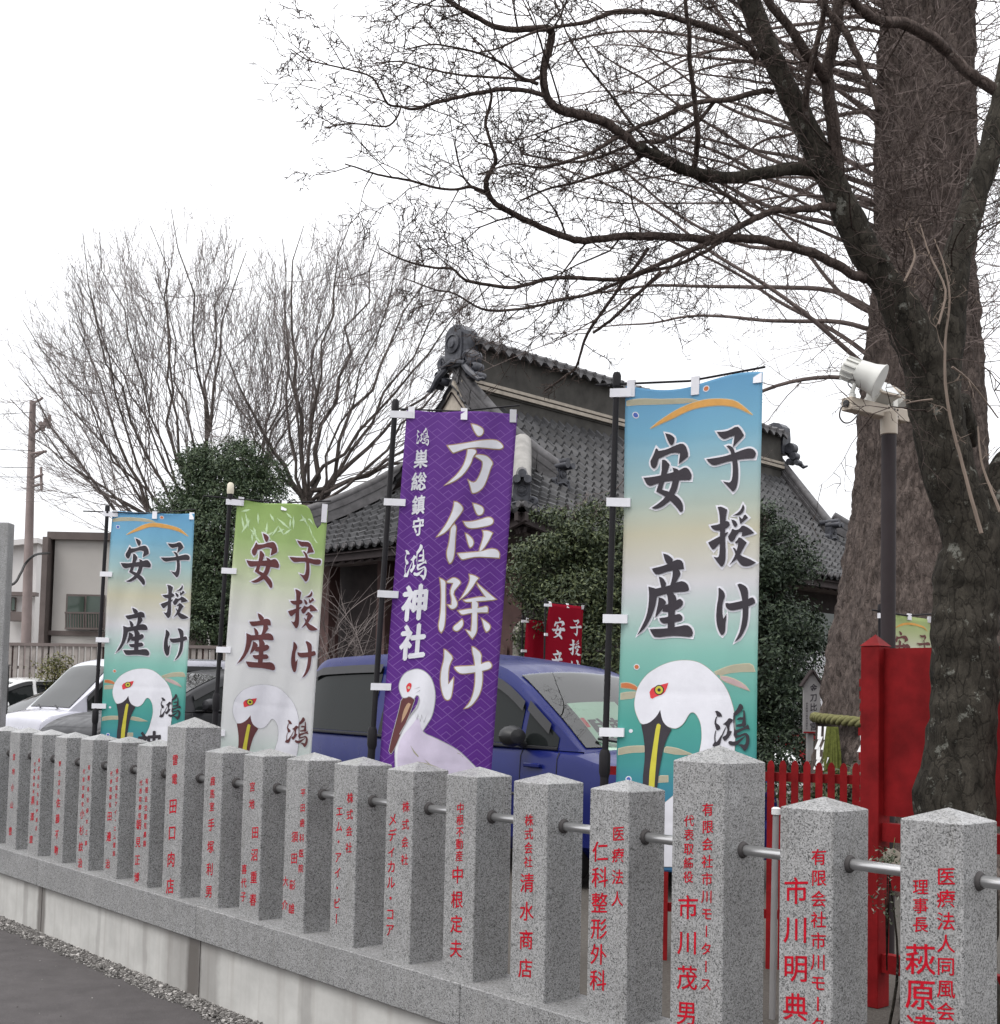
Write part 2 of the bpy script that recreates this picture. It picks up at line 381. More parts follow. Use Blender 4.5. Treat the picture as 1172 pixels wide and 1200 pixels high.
# ------------------------------------------------------------------ lettering from the built-in font
_gc = {}
_tc = bpy.data.curves.new('text', 'FONT'); _to = bpy.data.objects.new('text', _tc); COL.objects.link(_to)
_tc.resolution_u = 3
def glyph(ch, bold=0.0, shear=0.1):
    key = (ch, bold, shear)
    if key not in _gc:
        _tc.body = ch; _tc.offset = bold
        dg = bpy.context.evaluated_depsgraph_get(); dg.update()
        me = bpy.data.meshes.new_from_object(_to.evaluated_get(dg))
        vs = []
        for v in me.vertices:
            x, y = v.co.x - 0.5, v.co.y - 0.385
            if ch in 'ー': x, y = -y * 1.0, x
            else: y += shear * x
            vs.append((x, y))
        _gc[key] = (vs, [tuple(p.vertices) for p in me.polygons]); bpy.data.meshes.remove(me)
    return _gc[key]
def put_bold(mb, ch, fn, x, y, size, wd, wx=1.0, shear=0.1):
    for k, (ox, oy) in enumerate(((-wd, 0), (wd, 0), (0, wd), (0, -wd))): put(mb, ch, lambda a, b: fn(a, b, k * 0.00015), x + ox * size, y + oy * size, size, 0.004, wx, shear)
def put(mb, ch, fn, x, y, size, bold=0.0, wx=1.0, shear=0.1):
    """fn maps plane coordinates to a point"""
    vs, fs = glyph(ch, bold, shear)
    mb.add([fn(x + a * size * wx, y + b * size) for a, b in vs], fs)

# ------------------------------------------------------------------ granite posts
POSTS = [  # columns: (text, place across the face 0..1, first centre below the eave, size, pitch), all in metres
 [('医療法人同風会', .74, .144, .047, .060), ('理事長', .34, .182, .041, .051), ('萩原達', .34, .378, .08, .095)],
 [('有限会社市川モータース', .75, .137, .046, .061), ('市川明典', .33, .246, .077, .114)],
 [('有限会社市川モータース', .70, .150, .040, .055), ('代表取締役', .34, .193, .036, .045), ('市川茂男', .34, .47, .074, .112)],
 [('医療法人', .75, .146, .045, .074), ('仁科整形外科', .30, .216, .063, .0885)],
 [('株式会社', .49, .140, .038, .051), ('清水商店', .47, .371, .062, .104)],
 [('中根不動産', .50, .128, .037, .047), ('中根定夫', .46, .391, .060, .096)],
 [('株式会社', .75, .150, .040, .073), ('メディカル・コア', .27, .210, .048, .066)],
 [('株式会社', .72, .145, .040, .073), ('エム・アイ・ビー', .29, .210, .043, .068)],
 [('平田歯科医院', .82, .150, .033, .070), ('須田', .5, .36, .045, .10), ('彰雄', .45, .585, .043, .11), ('大介', .13, .575, .04, .11)],
 [('宮地', .50, .155, .042, .085), ('田沼重春', .72, .375, .053, .109), ('喜代子', .22, .565, .042, .067)],
 [('鹿馬室', .50, .150, .041, .066), ('手塚利男', .50, .375, .056, .114)],
 [('雷電', .50, .180, .052, .104), ('田口肉店', .47, .43, .073, .143)],
 [('有限会社朝見農園', .74, .20, .030, .05), ('代表取締役', .34, .215, .028, .046), ('朝見正博', .30, .45, .052, .1)],
 [('株式会社アイ・エム建設', .78, .17, .028, .048), ('代表取締役', .36, .19, .026, .046), ('田邊', .35, .44, .05, .12), ('治', .35, .72, .05, .12)],
 [('有限会社麻木工事', .78, .17, .028, .066), ('代表取締役', .38, .2, .026, .05), ('小杉紋治', .38, .46, .052, .10)],
 [('野生宝石', .50, .17, .030, .06), ('佐藤不動産', .50, .42, .052, .10)],
 [('株式会社丸見屋酒店', .78, .17, .026, .056), ('代表取締役', .38, .2, .024, .045), ('黒澤', .35, .44, .05, .11), ('章', .35, .70, .05, .11)],
 [('宮地', .50, .17, .04, .10), ('小山', .48, .38, .045, .12), ('豊', .46, .68, .05, .12)],
 [('宮地', .50, .17, .04, .10), ('坂本', .48, .38, .05, .12)],
]
PLAB = ['rightmost granite post, in front of the red board and the dark tree trunk',
 'granite post second from the right, between the nearest tall post and the rightmost post',
 'tall thick granite post in front of the largest turquoise banner',
 'granite post directly left of the nearest tall post, with two red columns',
 'granite post in front of the blue minivan door, between the purple and largest turquoise banners',
 'granite post in front of the lower right corner of the purple banner',
 'granite post in front of the white bird on the purple banner',
 'granite post below the black pole of the purple banner',
 'granite post just right of the white and green banner, four red name columns',
 'granite post under the middle of the white and green banner',
 'granite post directly right of the far tall post',
 'far tall granite post between the small turquoise banner and the white and green banner',
 'granite post directly left of the far tall post',
 'granite post in front of the bird beak on the small turquoise banner',
 'granite post under the black pole of the small turquoise banner',
 'granite post with one column of red characters in front of the silver van bonnet',
 'granite post in front of the nose of the silver van, third from the left edge',
 'granite post in front of the white car, second from the left edge',
 'leftmost granite post, cut by the left edge of the photo']
BASE_Z = 0.495
random.seed(11)
for i, cols in enumerate(POSTS):
    tall = i in (2, 11)
    h = 0.107 if tall else 0.094; sc = 3.941 - 0.40473 * i - 0.094
    ze = (1.408 if tall else 1.29) + random.uniform(-0.002, 0.002); za = ze + (0.052 if tall else 0.033)
    dc = 0.015 + h - (0.012 if tall else 0)
    P = empty('granite_post', FM @ Vector((sc, dc, BASE_Z)), PLAB[i], 'stone post', 'granite fence posts', FANG)
    PM = P.matrix_world
    mb = MB(); c = 0.0035
    def ring(hh, z, cc): return [(hh - cc, -hh, z), (hh, -hh + cc, z), (hh, hh - cc, z), (hh - cc, hh, z), (-hh + cc, hh, z), (-hh, hh - cc, z), (-hh, -hh + cc, z), (-hh + cc, -hh, z)]
    b = BASE_Z
    vs = ring(h, -0.003, c) + ring(h, ze - b - 0.003, c) + ring(h - 0.003, ze - b, c) + [(0, 0, za - b)]
    fs = [(k + 8 * j, (k + 1) % 8 + 8 * j, (k + 1) % 8 + 8 * (j + 1), k + 8 * (j + 1)) for j in range(2) for k in range(8)]
    fs += [(16 + k, 16 + (k + 1) % 8, 24) for k in range(8)] + [tuple(reversed(range(8)))]
    mb.add(vs, fs, PM); mb.build('stone_shaft', M['granite'], P)
    for txt, fx, y0, size, pitch in cols:
        n = 0; mb = MB()
        for ch in txt:
            y = ze - b - y0 - n * pitch; n += 1
            if y < size * 0.6: continue
            for k, (ox, oy) in enumerate(((-.007, .004), (.008, -.003)) if i < 7 else ((0, 0),)):      # a loaded brush: the strokes are thick
                put(mb, ch, lambda x, yy: PM @ Vector((x, -h - 0.0012 - 0.0001 * k, yy)), (fx - 0.5) * 2 * h + ox * size, y + oy * size, size * (1.2 if i > 2 else 1.1), 0.004 if i < 7 else 0.01, 1.08, 0.15)
        mb.build('inscription', M['red_letter'], P, fix=False)

# steel rail through the posts, with a rubber seal where it leaves each post
rl = empty('steel_rail', FM @ Vector((-6, 0.1, 1.132)), 'thin round steel rail running through all the granite posts', 'rail', None, FANG)
mb = MB(); mb.tube([FM @ Vector((-6, 0.1, 1.132)), FM @ Vector((0, 0.1, 1.132)), FM @ Vector((4.4, 0.1, 1.132))], 0.0165, 16)
mb.build('pipe', M['steel'], rl, smooth=True)
for i in range(19):
    s0 = 3.941 - 0.40473 * i - 0.094; h = 0.107 if i in (2, 11) else 0.094
    mb = MB()
    Mx = FM @ Matrix.Translation((s0 + h - 0.001, 0.1, 1.132)) @ Matrix.Rotation(R(90), 4, 'Y')
    mb.lathe([(0.017, 0), (0.027, 0), (0.027, 0.005), (0.022, 0.012), (0.0167, 0.013)], 18, Mx)
    mb.build('seal', M['rubber'], rl, smooth=True)
# ------------------------------------------------------------------ banners
class Cloth:
    """a hanging cloth: a plane given by three corners, with gentle folds"""
    def __init__(s, TL, TR, BL, amp=0.012, seed=0, sag=None):
        s.TL, s.U, s.V = Vector(TL), Vector(TR) - Vector(TL), Vector(BL) - Vector(TL)
        s.N = s.U.cross(s.V).normalized()
        if s.N.y > 0: s.N = -s.N
        s.amp, s.seed, s.sag = amp, seed, sag
        s.w, s.h = s.U.length, s.V.length
    def wave(s, u, v):
        a = mnoise.noise(Vector((u * 1.9 + s.seed * 7.1, v * 1.6, s.seed)))
        b = mnoise.noise(Vector((u * 4.5 + v * 2.0 + s.seed * 3, v * 3.2, s.seed + 9)))
        e = math.sin(u * 7.0 + s.seed * 2 + v * 2.5) * 0.35
        crease = sum(math.exp(-((v - c) / 0.011) ** 2) for c in (0.125, 0.26, 0.395, 0.515, 0.64, 0.78, 0.9)) * 0.0011
        return s.amp * (a * 1.5 + b * 0.6 + e * 0.6) - crease
    def P(s, u, v, off=0.0):
        dv = s.sag(u) * max(0.0, 1 - v * 4) ** 2 if s.sag else 0.0
        return s.TL + s.U * u + s.V * (v + dv) + s.N * (s.wave(u, v) + off)
    def uv(s, px, py):
        q = on_plane(px, py, s.TL, s.N) - s.TL
        G = Matrix(((s.U.dot(s.U), s.U.dot(s.V)), (s.U.dot(s.V), s.V.dot(s.V)))).inverted()
        return tuple(G @ Vector((q.dot(s.U), q.dot(s.V))))
    def mesh(s, name, m, parent, nu=26, nv=80):
        vs = [s.P(i / nu, j / nv) for j in range(nv + 1) for i in range(nu + 1)]
        fs = [(j * (nu + 1) + i, j * (nu + 1) + i + 1, (j + 1) * (nu + 1) + i + 1, (j + 1) * (nu + 1) + i) for j in range(nv) for i in range(nu)]
        me = bpy.data.meshes.new(name); me.from_pydata(vs, [], fs); me.materials.append(m)
        ul = me.uv_layers.new(name='UVMap')
        for lp in me.loops:
            ul.data[lp.index].uv = ((lp.vertex_index % (nu + 1)) / nu, 1 - (lp.vertex_index // (nu + 1)) / nv)
        me.polygons.foreach_set('use_smooth', [True] * len(me.polygons))
        o = bpy.data.objects.new(name, me); COL.objects.link(o)
        md = o.modifiers.new('thickness', 'SOLIDIFY'); md.thickness = 0.0012; md.offset = 0
        o.parent = parent; o.matrix_parent_inverse = parent.matrix_world.inverted(); return o
    def decal(s, mb, polys, off, step=0.00006, cell=0.016):
        """flat printed shapes (u,v polygons) laid on the cloth, cut fine enough to follow its folds"""
        for k, poly in enumerate(polys):
            bm = bmesh.new()
            pts = [Vector((u * s.w, v * s.h, 0)) for u, v in poly]
            vs = [bm.verts.new(p) for p in pts]
            for t in tessellate_polygon([pts]):
                try: bm.faces.new([vs[i] for i in t])
                except ValueError: pass
            for _ in range(5):
                lo = [e for e in bm.edges if e.calc_length() > cell * 1.5]
                if not lo: break
                bmesh.ops.subdivide_edges(bm, edges=lo, cuts=1)
                bmesh.ops.triangulate(bm, faces=bm.faces[:])
            bm.verts.index_update()
            mb.add([s.P(v.co.x / s.w, v.co.y / s.h, off + k * step) for v in bm.verts], [[v.index for v in f.verts] for f in bm.faces]); bm.free()

def offset_poly(P, d, asp=1.0):
    """grow (d > 0) or shrink a polygon; works in a space where both axes have the same scale"""
    P = [Vector((p[0], p[1])) for p in P]; n = len(P)
    A = sum(P[i].x * P[(i + 1) % n].y - P[(i + 1) % n].x * P[i].y for i in range(n))
    sg = 1 if A > 0 else -1; out = []
    for i in range(n):
        e1, e2 = (P[i] - P[i - 1]), (P[(i + 1) % n] - P[i])
        if e1.length < 1e-9 or e2.length < 1e-9: continue
        n1, n2 = Vector((e1.y, -e1.x)).normalized() * sg, Vector((e2.y, -e2.x)).normalized() * sg
        m_ = n1 + n2
        if m_.length < 0.3:
            t = e1.normalized(); out.append(P[i] + n1 * d + t * d * 0.6); out.append(P[i] + n2 * d + t * d * 0.6) if d > 0 else None; continue
        m_ = m_.normalized(); k = min(1 / max(0.35, m_.dot(n1)), 1.5 if d > 0 else 2.0)
        out.append(P[i] + m_ * d * k)
    return [tuple(p) for p in out]
def smooth_poly(P):
    """one round of corner cutting, only at blunt corners"""
    P = [Vector((p[0], p[1])) for p in P]; n = len(P); out = []
    for i in range(n):
        a, b, c = P[i - 1], P[i], P[(i + 1) % n]
        e1, e2 = (b - a), (c - b)
        if e1.length > 1e-6 and e2.length > 1e-6 and e1.normalized().dot(e2.normalized()) > 0.25:
            out += [b - e1 * 0.25, b + e2 * 0.25]
        else: out.append(b)
    return [tuple(p) for p in out]
def T(x0, y0, sc, txt):
    """traced outlines, 'x,y x,y ...' one shape per '|', read back to the photograph's pixel grid"""
    res = []
    for part in txt.split('|'):
        res.append([(x0 + float(a.split(',')[0]) / sc, y0 + float(a.split(',')[1]) / sc) for a in part.split()])
    return res

# outlines of the brush lettering
Q_HO = T(510, 490, 13.02, "535,85 620,100 720,150 755,200 735,270 690,300 640,300 590,230 555,150|165,410 280,400 500,370 750,330 920,315 1010,360 1060,430 1030,475 960,485 700,470 480,480 300,545 265,550 210,480|480,470 590,465 640,500 640,545 590,600 560,700 480,830 380,930 260,1000 120,1040 220,950 330,850 410,740 450,640 475,540|620,550 760,555 830,590 905,680 860,760 810,920 750,1060 660,1140 570,1165 545,1140 520,1040 485,925 540,960 600,975 650,900 700,780 715,680 680,650 590,600")
Q_I = T(505, 580, 13.02, "345,90 430,110 515,205 470,290 360,430 280,540 180,620 65,655 130,570 230,430 300,290 335,180|290,500 360,430 405,490 390,600 380,800 365,960 320,1050 275,1060 235,980 225,870 260,750 280,620|625,110 720,130 800,170 825,230 800,300 735,325 690,300 650,210|475,395 600,395 720,370 860,320 930,330 975,390 945,460 850,490 650,525 560,515 510,470|510,570 560,580 640,650 670,720 650,790 600,820 570,790 540,690|770,530 880,530 960,575 900,700 800,850 740,880 720,850 770,700 795,600|385,880 560,865 760,850 900,805 1010,815 1065,880 1055,975 900,965 700,955 560,980 475,1005 430,960")
Q_YO = T(505, 665, 13.02, "120,145 180,165 240,210 235,300 235,560 235,760 215,940 160,1015 115,970 100,880 130,740 145,500 140,280|225,210 280,170 350,135 430,170 475,235 430,290 350,390 390,470 425,560 390,630 320,655 270,620 235,555 300,560 305,480 275,370 320,250 235,245|570,90 660,105 750,160 700,220 640,320 540,440 410,520 480,410 550,280 585,180|700,215 770,280 880,370 1020,490 900,520 830,470 760,370 690,260|475,490 600,460 780,430 900,450 1020,490 860,520 720,530 560,545 510,530|390,650 600,615 760,600 850,570 890,610 880,700 750,700 600,710 470,740 430,700|610,500 710,500 740,570 720,640 720,940 700,1020 635,1110 590,1060 510,935 600,960 615,800|480,770 510,830 500,900 440,970 390,990 330,960 325,900 400,840|755,755 820,790 910,860 925,920 890,980 840,1000 800,930 780,840")
Q_KE = T(505, 750, 13.02, "190,130 240,140 360,265 310,350 280,460 275,650 350,550 360,590 345,750 320,890 270,935 210,920 160,820 130,640 140,470 190,290|350,400 420,390 560,385 720,370 860,315 910,325 950,390 920,450 780,490 560,525 450,530 390,490 345,430|615,95 660,90 790,205 775,330 800,480 800,650 770,800 700,930 600,1040 485,1060 580,950 630,830 660,680 665,500 650,300 620,190")
AN = T(745, 495, 10.91, "380,110 460,130 500,175 490,240 460,280 425,240|265,305 300,350 300,440 270,560 235,590 195,550 190,490 235,400|285,355 400,330 500,275 590,245 640,280 670,360 675,430 550,525 570,380 480,365 380,410 285,460|340,470 380,465 435,530 410,620 370,740 340,860 430,885 510,930 580,990 610,1060 610,1130 575,1155 530,1090 450,1005 370,940 265,885 295,790 335,640|470,570 530,585 565,620 560,720 530,860 490,930 430,1010 340,1080 260,1110 200,1095 280,1050 370,970 440,870 480,720 490,640|100,705 220,695 340,670 480,630 560,605 640,565 690,600 725,670 715,740 620,735 480,740 360,755 270,780 190,815 140,790")
KO = T(820, 490, 13.33, "280,225 380,230 480,210 595,145 650,190 705,290 640,360 570,430 530,480 545,400 560,285 480,310 395,345 340,310|430,450 480,440 540,480 570,570 600,660 620,850 610,1020 580,1120 535,1165 490,1110 375,995 450,1015 500,1010 525,950 535,800 525,680 510,570 480,500|120,650 280,630 420,605 560,560 680,510 790,480 860,505 890,560 870,640 760,640 600,660 440,690 300,735 230,750 170,710")
SAZU = T(820, 580, 13.33, "295,195 360,190 450,240 430,330 415,500 415,700 425,900 415,1060 360,1140 310,1080 230,970 310,990 330,900 335,600 335,420 325,290|185,490 330,465 430,410 480,430 490,480 440,530 340,565 250,560 205,525|145,750 240,700 340,650 460,580 465,600 400,680 310,780 230,870 190,830|690,150 715,200 700,270 640,325 530,335 620,285 670,220|510,390 580,410 610,470 575,520 540,480|630,345 660,365 680,390 715,300 770,360 700,420 650,470 640,420|530,530 570,560 640,540 680,475 780,520 865,600 770,630 670,655 680,590 640,580 590,640 560,710 520,745 480,720 460,660 500,600|570,740 600,720 635,655 750,750 700,830 650,930 590,1010 480,1105 540,1010 580,920 610,820 620,750 580,775|535,835 560,830 600,890 660,955 780,1000 890,1060 800,1110 700,1120 640,1080 580,980 570,900")
KE = T(820, 670, 13.33, "310,260 330,255 400,320 410,390 370,500 365,640 385,740 435,655 430,720 415,830 410,950 365,1000 330,970 290,870 270,740 280,550 310,400|415,500 440,490 480,500 600,475 740,440 830,395 865,430 875,490 780,540 660,580 530,610 470,600 425,560|600,205 640,185 720,220 765,275 765,420 770,600 755,800 700,940 640,1040 550,1110 620,980 660,840 685,640 675,430 640,290")
SAN = T(740, 640, 10.435, "390,90 460,110 510,160 500,210 440,225 410,170|250,275 360,250 450,220 520,180 580,160 635,190 645,280 560,285 440,310 310,355 275,320|335,370 390,390 425,450 420,500 370,520 355,450|510,280 580,280 605,340 560,420 510,500 470,500 500,400|300,520 460,485 560,440 630,425 690,460 710,530 690,555 560,560 430,580 300,620|210,495 310,520 330,560 310,640 290,750 240,880 170,1000 65,1095 130,980 190,850 215,700 220,580|335,625 390,640 425,680 410,720 360,800 290,880 310,780 330,700|390,720 470,705 560,660 600,640 635,680 625,730 560,775 450,805 380,800|430,570 500,560 550,620 550,680 530,800 525,1000 440,1010 450,800 450,650|340,880 450,865 560,830 600,830 630,870 620,910 520,930 440,945 380,945 350,915|225,1015 430,1005 560,985 680,960 740,1000 760,1060 745,1115 620,1100 480,1095 290,1120 255,1080")
KOU = T(825, 815, 16.0, "225,295 270,285 330,325 360,395 300,400 260,390 250,340|270,390 245,480 250,520 215,535 220,470 245,400|215,520 250,515 310,565 325,610 300,645 250,655 235,590|235,650 250,660 230,760 235,860 255,880 340,740 345,800 320,900 290,965 190,960 180,930 215,870 210,760|480,415 555,455 540,490 490,540 485,660 530,670 500,750 410,865 370,820 360,780 430,740 450,640 430,560 370,540 440,480|430,570 425,600 380,720 340,800 330,780 380,660|670,145 730,180 740,240 690,310 600,390 560,370 555,340 630,250|555,370 590,380 575,500 580,640 620,680 620,800 590,800 560,740 570,660 555,480|740,280 770,280 790,560 740,590 700,560 735,450|620,450 660,405 740,410 740,450 640,465|610,550 720,520 740,560 720,580 610,590|600,650 720,610 800,570 825,530 860,640 780,625 680,680 610,720|600,760 700,730 780,690 840,740 855,820 840,930 800,1010 755,1050 720,990 640,920 700,910 770,930 790,830 780,740 700,770 620,800|470,860 500,850 560,870 640,840 770,760 760,790 690,860 640,920 580,945 490,930 465,890")
BIRD = T(720, 740, 6.318, "195,690 170,640 152,590 145,540 150,490 160,440 180,395 210,350 245,312 290,280 340,252 400,230 460,217 520,213 580,217 630,230 675,255 720,290 762,330 800,370 828,415 850,460 870,520 885,580 893,650 895,800 880,1000 830,1250 760,1500 740,1740 250,1740 240,1500 300,1330 400,1250 520,1150 600,1040 640,880 652,820 655,770 650,700 638,660 620,625 602,605 585,597 567,603 550,625 532,660 510,690 480,712 450,720 400,705 370,680 350,640 338,580 325,605 300,640 275,665 250,680")
BEAK = T(720, 740, 6.318, "195,690 250,680 300,640 325,605 338,580 350,640 370,680 400,705 430,725 390,800 360,900 335,1050 320,1180 300,1260 215,1260 210,1100 220,980 225,900 217,800")
NIB = T(720, 740, 6.318, "310,690 330,680 345,695 330,800 315,950 300,1180 290,1255 255,1255 258,1150 265,1000 290,830")
EYE_R = T(720, 740, 6.318, "265,505 255,450 268,425 290,410 340,395 400,380 385,430 360,465 310,480")
def circ(cx, cy, r, n=20): return [(cx + r * math.cos(6.2832 * k / n), cy + r * math.sin(6.2832 * k / n)) for k in range(n)]
def px(x0, y0, sc, P): return [(x0 + x / sc, y0 + y / sc) for x, y in P]
CB, CT = (720, 740, 6.318), (700, 420, 4.614)
ARC_OLIVE = T(*CT, "165,240 220,220 280,205 420,190 500,195 550,215 480,215 400,217 330,225 230,245 165,262")
ARC_ORANGE = T(*CT, "290,370 330,330 380,290 435,252 500,225 560,217 620,218 690,227 750,240 800,275 840,312 760,275 700,262 640,255 530,255 470,272 420,300 350,335")
ARC_LOW = T(*CB, "750,300 860,255 940,243 1020,240 1040,295 900,295 770,325|50,460 100,450 155,450 150,490 50,500|35,870 90,855 150,850 215,850 215,890 120,893 35,910|380,855 430,860 480,870 590,910 480,910 375,890|330,1070 400,1070 400,1110 325,1115")
ARC_PINK = T(*CB, "790,330 860,340 960,390 1000,440 900,400 800,360")
ARC_RUST = T(*CB, "50,385 100,378 160,405 175,440 110,420 50,415")

def m_cloth(name, stops, pattern=False):
    t = Nt(name, 0.85, 0.08)
    uv = t.coord('UV'); sx = t.node('ShaderNodeSeparateXYZ'); t.l.new(uv, sx.inputs[0])
    v = t.math('SUBTRACT', 1.0, sx.outputs[1])
    c = t.ramp(v, stops)
    if pattern:
        # lozenges with nested chevrons, printed all over
        a = t.math('MULTIPLY', sx.outputs[0], 7.0); b = t.math('MULTIPLY', v, 31.0)
        p, q = t.math('ADD', a, b), t.math('SUBTRACT', a, b)
        fp, fq = t.math('FRACT', t.math('MULTIPLY', p, 0.5)), t.math('FRACT', t.math('MULTIPLY', q, 0.5))
        wn_ = t.node('ShaderNodeMath', operation='FLOOR'); t.l.new(t.math('MULTIPLY', p, 0.5), wn_.inputs[0])
        fl = t.math('SUBTRACT', 1.0, fq)
        mn = t.math('MINIMUM', fp, fl)
        ln = t.math('FRACT', t.math('MULTIPLY', mn, 6.0))
        mask = t.math('MULTIPLY', t.math('LESS_THAN', ln, 0.22), t.math('LESS_THAN', mn, 0.72))
        mask = t.math('MULTIPLY', mask, t.math('LESS_THAN', t.math('ABSOLUTE', t.math('SUBTRACT', t.math('FRACT', t.math('MULTIPLY', mn, 3.0)), 0.25)), 0.26))
        c = t.mix(t.math('MULTIPLY', mask, 0.8), c, (0.36, 0.19, 0.54))
    wv = t.noise(t.coord('UV', (260, 800, 1)), 1.0, 2)
    c = t.mix(1.0, c, t.ramp(wv, [(0.3, 0.93), (0.7, 1.05)]), 'MULTIPLY')
    t.col(c)
    tr = t.node('ShaderNodeBsdfTranslucent'); t.l.new(c, tr.inputs['Color'])
    ms = t.node('ShaderNodeMixShader'); ms.inputs['Fac'].default_value = 0.45
    t.l.new(t.b.outputs[0], ms.inputs[1]); t.l.new(tr.outputs[0], ms.inputs[2])
    t.l.new(ms.outputs[0], t.n['Material Output'].inputs['Surface']); return t.m
ST_BLUE = [(0.0, (0.223, 0.483, 0.699)), (0.10, (0.291, 0.563, 0.710)), (0.2, (0.483, 0.642, 0.653)), (0.31, (0.7, 0.68, 0.55)), (0.42, (0.76, 0.76, 0.78)), (0.49, (0.574, 0.710, 0.677)), (0.56, (0.359, 0.653, 0.586)), (0.7, (0.143, 0.494, 0.438)), (0.79, (0.109, 0.415, 0.415)), (0.86, (0.092, 0.324, 0.483)), (1.0, (0.097, 0.256, 0.461))]
ST_GREEN = [(0.0, (0.42, 0.57, 0.22)), (0.12, (0.48, 0.62, 0.29)), (0.2, (0.62, 0.7, 0.45)), (0.31, (0.76, 0.77, 0.7)), (0.4, (0.8, 0.8, 0.8)), (0.72, (0.8, 0.81, 0.81)), (0.85, (0.62, 0.74, 0.68)), (1.0, (0.7, 0.76, 0.74))]
ST_PURPLE = [(0.0, (0.225, 0.092, 0.4)), (0.5, (0.175, 0.058, 0.335)), (1.0, (0.185, 0.06, 0.37))]
ST_PALE = [(0.0, (0.466, 0.559, 0.261)), (0.1, (0.540, 0.596, 0.354)), (0.2, (0.652, 0.652, 0.540)), (1.0, (0.689, 0.689, 0.670))]
ST_RED = [(0.0, (0.42, 0.015, 0.04)), (1.0, (0.36, 0.012, 0.03))]
MC = {'pale': m_cloth('pale_green_cloth', ST_PALE), 'blue': m_cloth('turquoise_cloth', ST_BLUE), 'green': m_cloth('green_white_cloth', ST_GREEN), 'purple': m_cloth('purple_cloth', ST_PURPLE, True), 'red': m_cloth('red_cloth', ST_RED)}

def UV(cl, polys): return [[cl.uv(x, y) for x, y in p] for p in polys]
def layer(cl, name, mat, polys, off, parent, smooth=True, each=False):
    if each:
        for p in polys: layer(cl, name, mat, [p], off, parent, smooth)
        return
    mb = MB(); cl.decal(mb, [smooth_poly(p) for p in polys] if smooth else polys, off * 0.95); return mb.build(name, mat, parent, fix=False)
def nobori(label, TL, TR, BL, poletop, polebase, mat, bar_end, amp, seed, sag=None, joint=None, rp=0.013, tabs=(0.25, 0.49, 0.72), bar_left=0.07, cap=None, fine=True, group='vertical shrine banners on black poles'):
    B = empty('banner', (polebase.x, polebase.y, YZ), label, 'banner', group)
    cl = Cloth(TL, TR, BL, amp, seed, sag)
    cloth = cl.mesh('cloth', mat, B, *((30, 200) if fine else (10, 40)))
    mb = MB(); d = poletop - polebase
    jt = joint if joint is not None else polebase + d * 0.45
    mb.tube([polebase, jt], rp * 1.35, 10); mb.lathe([(rp * 1.35, -0.02), (rp * 1.75, 0.0), (rp * 1.75, 0.07), (rp * 1.3, 0.09)], 12, Matrix.Translation(jt))
    mb.tube([jt, poletop], rp, 10); mb.lathe([(rp, -0.05), (rp * 1.35, -0.045), (rp * 1.35, 0.0), (rp, 0.012)], 12, Matrix.Translation(poletop))
    mb.build('pole', M['black_pole'], B, smooth=True)
    if cap:
        mb = MB(); mb.lathe([(rp * 1.5, -0.01), (rp * 1.7, 0.01), (rp * 1.5, 0.05), (rp * 0.8, 0.06)], 12, Matrix.Translation(poletop)); mb.build('pole_cap', M['cream'], B, smooth=True)
    ub = (bar_end - poletop).normalized(); mb = MB()
    b0 = poletop - Vector((0, 0, 0.035))
    mb.tube([b0 - ub * bar_left, b0 + (bar_end - poletop) * 0.5 - Vector((0, 0, 0.004)), bar_end], 0.0045 if fine else 0.006, 6); mb.build('crossbar', M['black_pole'], B)
    # tape loops: three over the bar, the others round the pole
    def tab(a, b, wd, dirw):
        mb = MB(); n = cl.N * 0.006
        a, b = Vector(a), Vector(b); w_ = dirw * wd / 2
        q = [a - w_ + n, a + w_ + n, b + w_ + n, b - w_ + n]; r = [p - n * 2.6 for p in q]
        mb.add(q + r, [(0, 1, 2, 3), (7, 6, 5, 4), (0, 4, 5, 1), (1, 5, 6, 2), (2, 6, 7, 3), (3, 7, 4, 0)]); mb.build('loop', M['white_tab'], B)
    U, Vd = cl.U.normalized(), cl.V.normalized()
    for u in (0.045, 0.52, 0.965):
        bot = cl.P(u, 0.022); k = (bot - b0).dot(ub); top = b0 + ub * k + Vector((0, 0, 0.012))
        tab(top, bot, 0.033, U)
    for v in (0.0135,) + tuple(tabs):
        p_in = cl.P(0.03, v); dz = (p_in.z - polebase.z) / d.z; pc = polebase + d * dz
        wdir = (p_in - pc); wdir = wdir.normalized()
        tab(pc - wdir * rp * 1.6 + cl.N * 0.011, p_in + U * 0.012 + cl.N * 0.004, 0.035, Vd)
    return B, cl, cloth

def at_pole(x1, y1, Y1, x0): return at(x1, y1, Y1)
